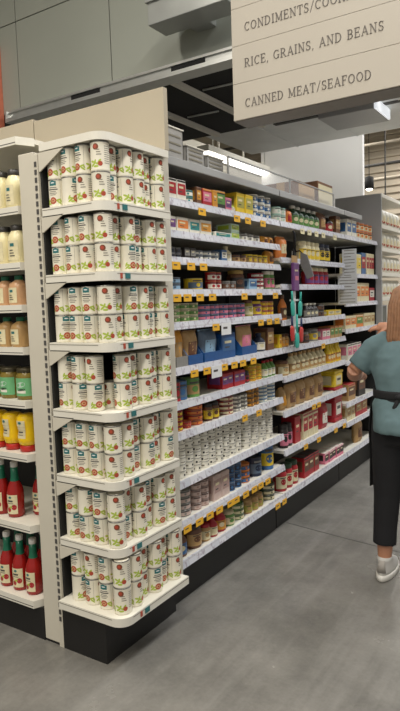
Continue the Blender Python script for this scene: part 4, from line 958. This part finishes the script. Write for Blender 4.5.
# shirt: torso shell, sleeves, flared hem
s = MB()
s.loft([(L(.825,1.350,.80), .178, .152), (L(.825,1.352,.82), .180, .154), (L(.82,1.362,.87), .178, .146), (L(.80,1.385,.93), .172, .130), (L(.80,1.40,.985), .152, .112), (L(.80,1.412,1.02), .164, .118), (L(.80,1.428,1.09), .180, .124), (L(.80,1.452,1.18), .192, .120), (L(.80,1.468,1.24), .178, .100), (L(.80,1.478,1.268), .13, .078), (L(.798,1.488,1.292), .082, .064), (L(.797,1.492,1.305), .066, .060)], M_SHIRT, 32)
s.tube([L(.74,1.462,1.22), L(.672,1.458,1.238), L(.625,1.448,1.212), L(.572,1.435,1.148), L(.545,1.425,1.110)], [.060, .070, .070, .068, .067], M_SHIRT, 18)
s.tube([L(.86,1.462,1.215), L(.925,1.462,1.232), L(.945,1.52,1.236), L(.925,1.62,1.245)], [.058, .066, .064, .060], M_SHIRT, 18)
so = s.build('shirt', per)
rm = so.modifiers.new('remesh', 'REMESH'); rm.mode = 'VOXEL'; rm.voxel_size = .008; rm.use_smooth_shade = True
sm = so.modifiers.new('smooth', 'SMOOTH'); sm.iterations = 4; sm.factor = .5
tx = bpy.data.textures.new('folds', 'CLOUDS'); tx.noise_scale = .09
dm = so.modifiers.new('folds', 'DISPLACE'); dm.texture = tx; dm.strength = .016; dm.mid_level = .5
# trousers
t_ = MB()
t_.loft([(L(.80,1.385,.985), .146, .108), (L(.80,1.385,.90), .166, .115), (L(.80,1.385,.80), .174, .120), (L(.80,1.39,.73), .170, .113)], M_BLACKC, 26)
t_.tube([L(.722,1.385,.80), L(.715,1.385,.62), L(.708,1.378,.45), L(.702,1.36,.28), L(.700,1.35,.182)], [.096, .086, .070, .062, .061], M_BLACKC, 20)
t_.tube([L(.885,1.40,.80), L(.91,1.465,.62), L(.925,1.53,.45), L(.93,1.545,.28), L(.93,1.545,.165)], [.098, .092, .076, .068, .066], M_BLACKC, 20)
to = t_.build('trousers', per)
rm = to.modifiers.new('remesh', 'REMESH'); rm.mode = 'VOXEL'; rm.voxel_size = .008; rm.use_smooth_shade = True
sm = to.modifiers.new('smooth', 'SMOOTH'); sm.iterations = 3; sm.factor = .5
# apron: front panel wrapping to the sides, waist tie across the back
a = MB(); n = 22; vs = []; fs_ = []
for j, (z, rx, ry, cy) in enumerate(((.46, .205, .165, 1.42), (.62, .200, .160, 1.41), (.80, .194, .146, 1.395), (.93, .182, .134, 1.395), (.985, .163, .124, 1.40), (1.02, .167, .126, 1.412), (1.12, .178, .130, 1.44), (1.21, .172, .118, 1.462))):
    sp = (1.32 if j < 2 else 1.45 if j < 4 else 1.5) if z < 1.05 else .75
    for i in range(n+1):
        an = PI/2-sp*1.12+2*sp*1.12*i/n; vs.append(L(.80+rx*math.cos(an), cy+ry*math.sin(an), z))
for j in range(7):
    for i in range(n): q = j*(n+1)+i; fs_.append((q, q+1, q+n+2, q+n+1))
a.add(vs, fs_, M_APRON, True); ao = a.build('apron', per)
so2 = ao.modifiers.new('thick', 'SOLIDIFY'); so2.thickness = .005
b = MB(); vs = []; n = 40
for z, g in ((.965, .0), (.978, .003), (1.0, .003), (1.012, 0)):
    for i in range(n): an = 2*PI*i/n; vs.append(L(.80+(.166+g)*math.cos(an), 1.405+(.128+g)*math.sin(an), z))
b.add(vs, [(j*n+i, j*n+(i+1) % n, (j+1)*n+(i+1) % n, (j+1)*n+i) for j in range(3) for i in range(n)], M_APRON, True)
kx = L(.80, 1.275, .985); b.ball(kx, .022, .014, .016, M_APRON, 12, 8)
b.tube([kx, kx+Vector((.03, -.012, -.05)), kx+Vector((.025, -.004, -.17))], [.010, .012, .011], M_APRON, 8, (.4, 1)); b.tube([kx, kx+Vector((-.02, -.012, -.05)), kx+Vector((-.03, -.004, -.2))], [.010, .012, .011], M_APRON, 8, (.4, 1))
bo = b.build('apron_tie', per); s3 = bo.modifiers.new('thick', 'SOLIDIFY'); s3.thickness = .004
# sneakers
M_SHOE = mat('shoe_white', srgb('d3d0ca'), .6, 0, .04, 20); M_SOLE = mat('shoe_sole', srgb('e6e3da'), .5, 0, .03, 20)
for (fx, fy) in ((.702, 1.345), (.93, 1.54)):
    sh = MB()
    def P(x, y, z): return L(fx+x, fy+y, z)
    sh.loft([(P(0, .062, .028), .044, .135), (P(0, .060, .05), .043, .128), (P(0, .038, .075), .039, .098), (P(0, .008, .10), .036, .062), (P(0, -.004, .118), .037, .055)], M_SHOE, 22)
    so_ = sh.build('sneaker', per)
    q = MB(); q.loft([(P(0, .06, .0005), .044, .132), (P(0, .06, .008), .048, .142), (P(0, .06, .026), .049, .143), (P(0, .06, .034), .046, .138)], M_SOLE, 22); q.build('sole', so_)
    q = MB()
    for k in range(4): q.tube([P(-.03, .045+.022*k, .095-.011*k), P(0, .047+.022*k, .104-.012*k), P(.03, .045+.022*k, .095-.011*k)], .004, M_PAPER, 6)
    q.build('laces', so_)
    q = MB(); q.loft([(P(0, -.06, .05), .024, .012), (P(0, -.062, .085), .02, .010), (P(0, -.052, .112), .017, .010)], mat('heel_grey', srgb('a8a29a'), .7), 12); q.build('heel_tab', so_)

# ------------------------------------------------------------------ light: ceiling area lamps, added fill at column and far wall, soft ambient
def area(x, y, z, sx, sy, e, col=(1, .95, .86), rot=(0, 0, 0)):
    d = bpy.data.lights.new('ceiling_or_fill_lamp', 'AREA'); d.shape = 'RECTANGLE'; d.size = sx; d.size_y = sy; d.energy = e; d.color = col
    o = bpy.data.objects.new('ceiling_or_fill_lamp', d); o.location = (x, y, z); o.rotation_euler = rot; COL.objects.link(o)
def spot(x, y, z, tx, ty, tz, e, ang, col=(1, .93, .8)):
    d = bpy.data.lights.new('track_spot', 'SPOT'); d.energy = e; d.spot_size = math.radians(ang); d.spot_blend = .6; d.shadow_soft_size = .12; d.color = col
    o = bpy.data.objects.new('track_spot', d); o.location = (x, y, z); COL.objects.link(o)
    o.rotation_euler = (Vector((tx, ty, tz))-Vector((x, y, z))).to_track_quat('-Z', 'Y').to_euler()
for (x, y) in ((-1.2, -1.6), (1.2, -1.6), (-1.2, -4), (1.2, -4)): area(x, y, 4.6, .3, 1.6, 74, (1, .94, .84))
area(1.5, 1.2, 4.6, .4, 3.0, 125, (.97, .98, 1)); area(-.8, 4.45, 4.7, 1.2, .2, 22, (1, .98, .94)); area(1.5, 4.6, 4.6, .4, 3.0, 120, (.97, .98, 1)); area(1.5, 8.5, 4.6, .4, 3.0, 120, (.97, .98, 1))  # the short one in front of the column is fill, added to brighten it
area(-2.6, 8.0, 4.6, .4, 3.0, 110, (1, .97, .92)); area(0, 10, 4.7, 3.0, .4, 120, (1, .96, .9))  # the last one is fill, added to brighten the far wall
w = bpy.data.worlds.new('World'); scene.world = w; w.use_nodes = True
bgn = w.node_tree.nodes['Background']; bgn.inputs[0].default_value = (1, .96, .91, 1); bgn.inputs[1].default_value = .40
scene.view_settings.view_transform = 'Standard'; scene.view_settings.look = 'None'; scene.view_settings.gamma = 1; scene.view_settings.use_curve_mapping = False
scene.view_settings.exposure = 0.0
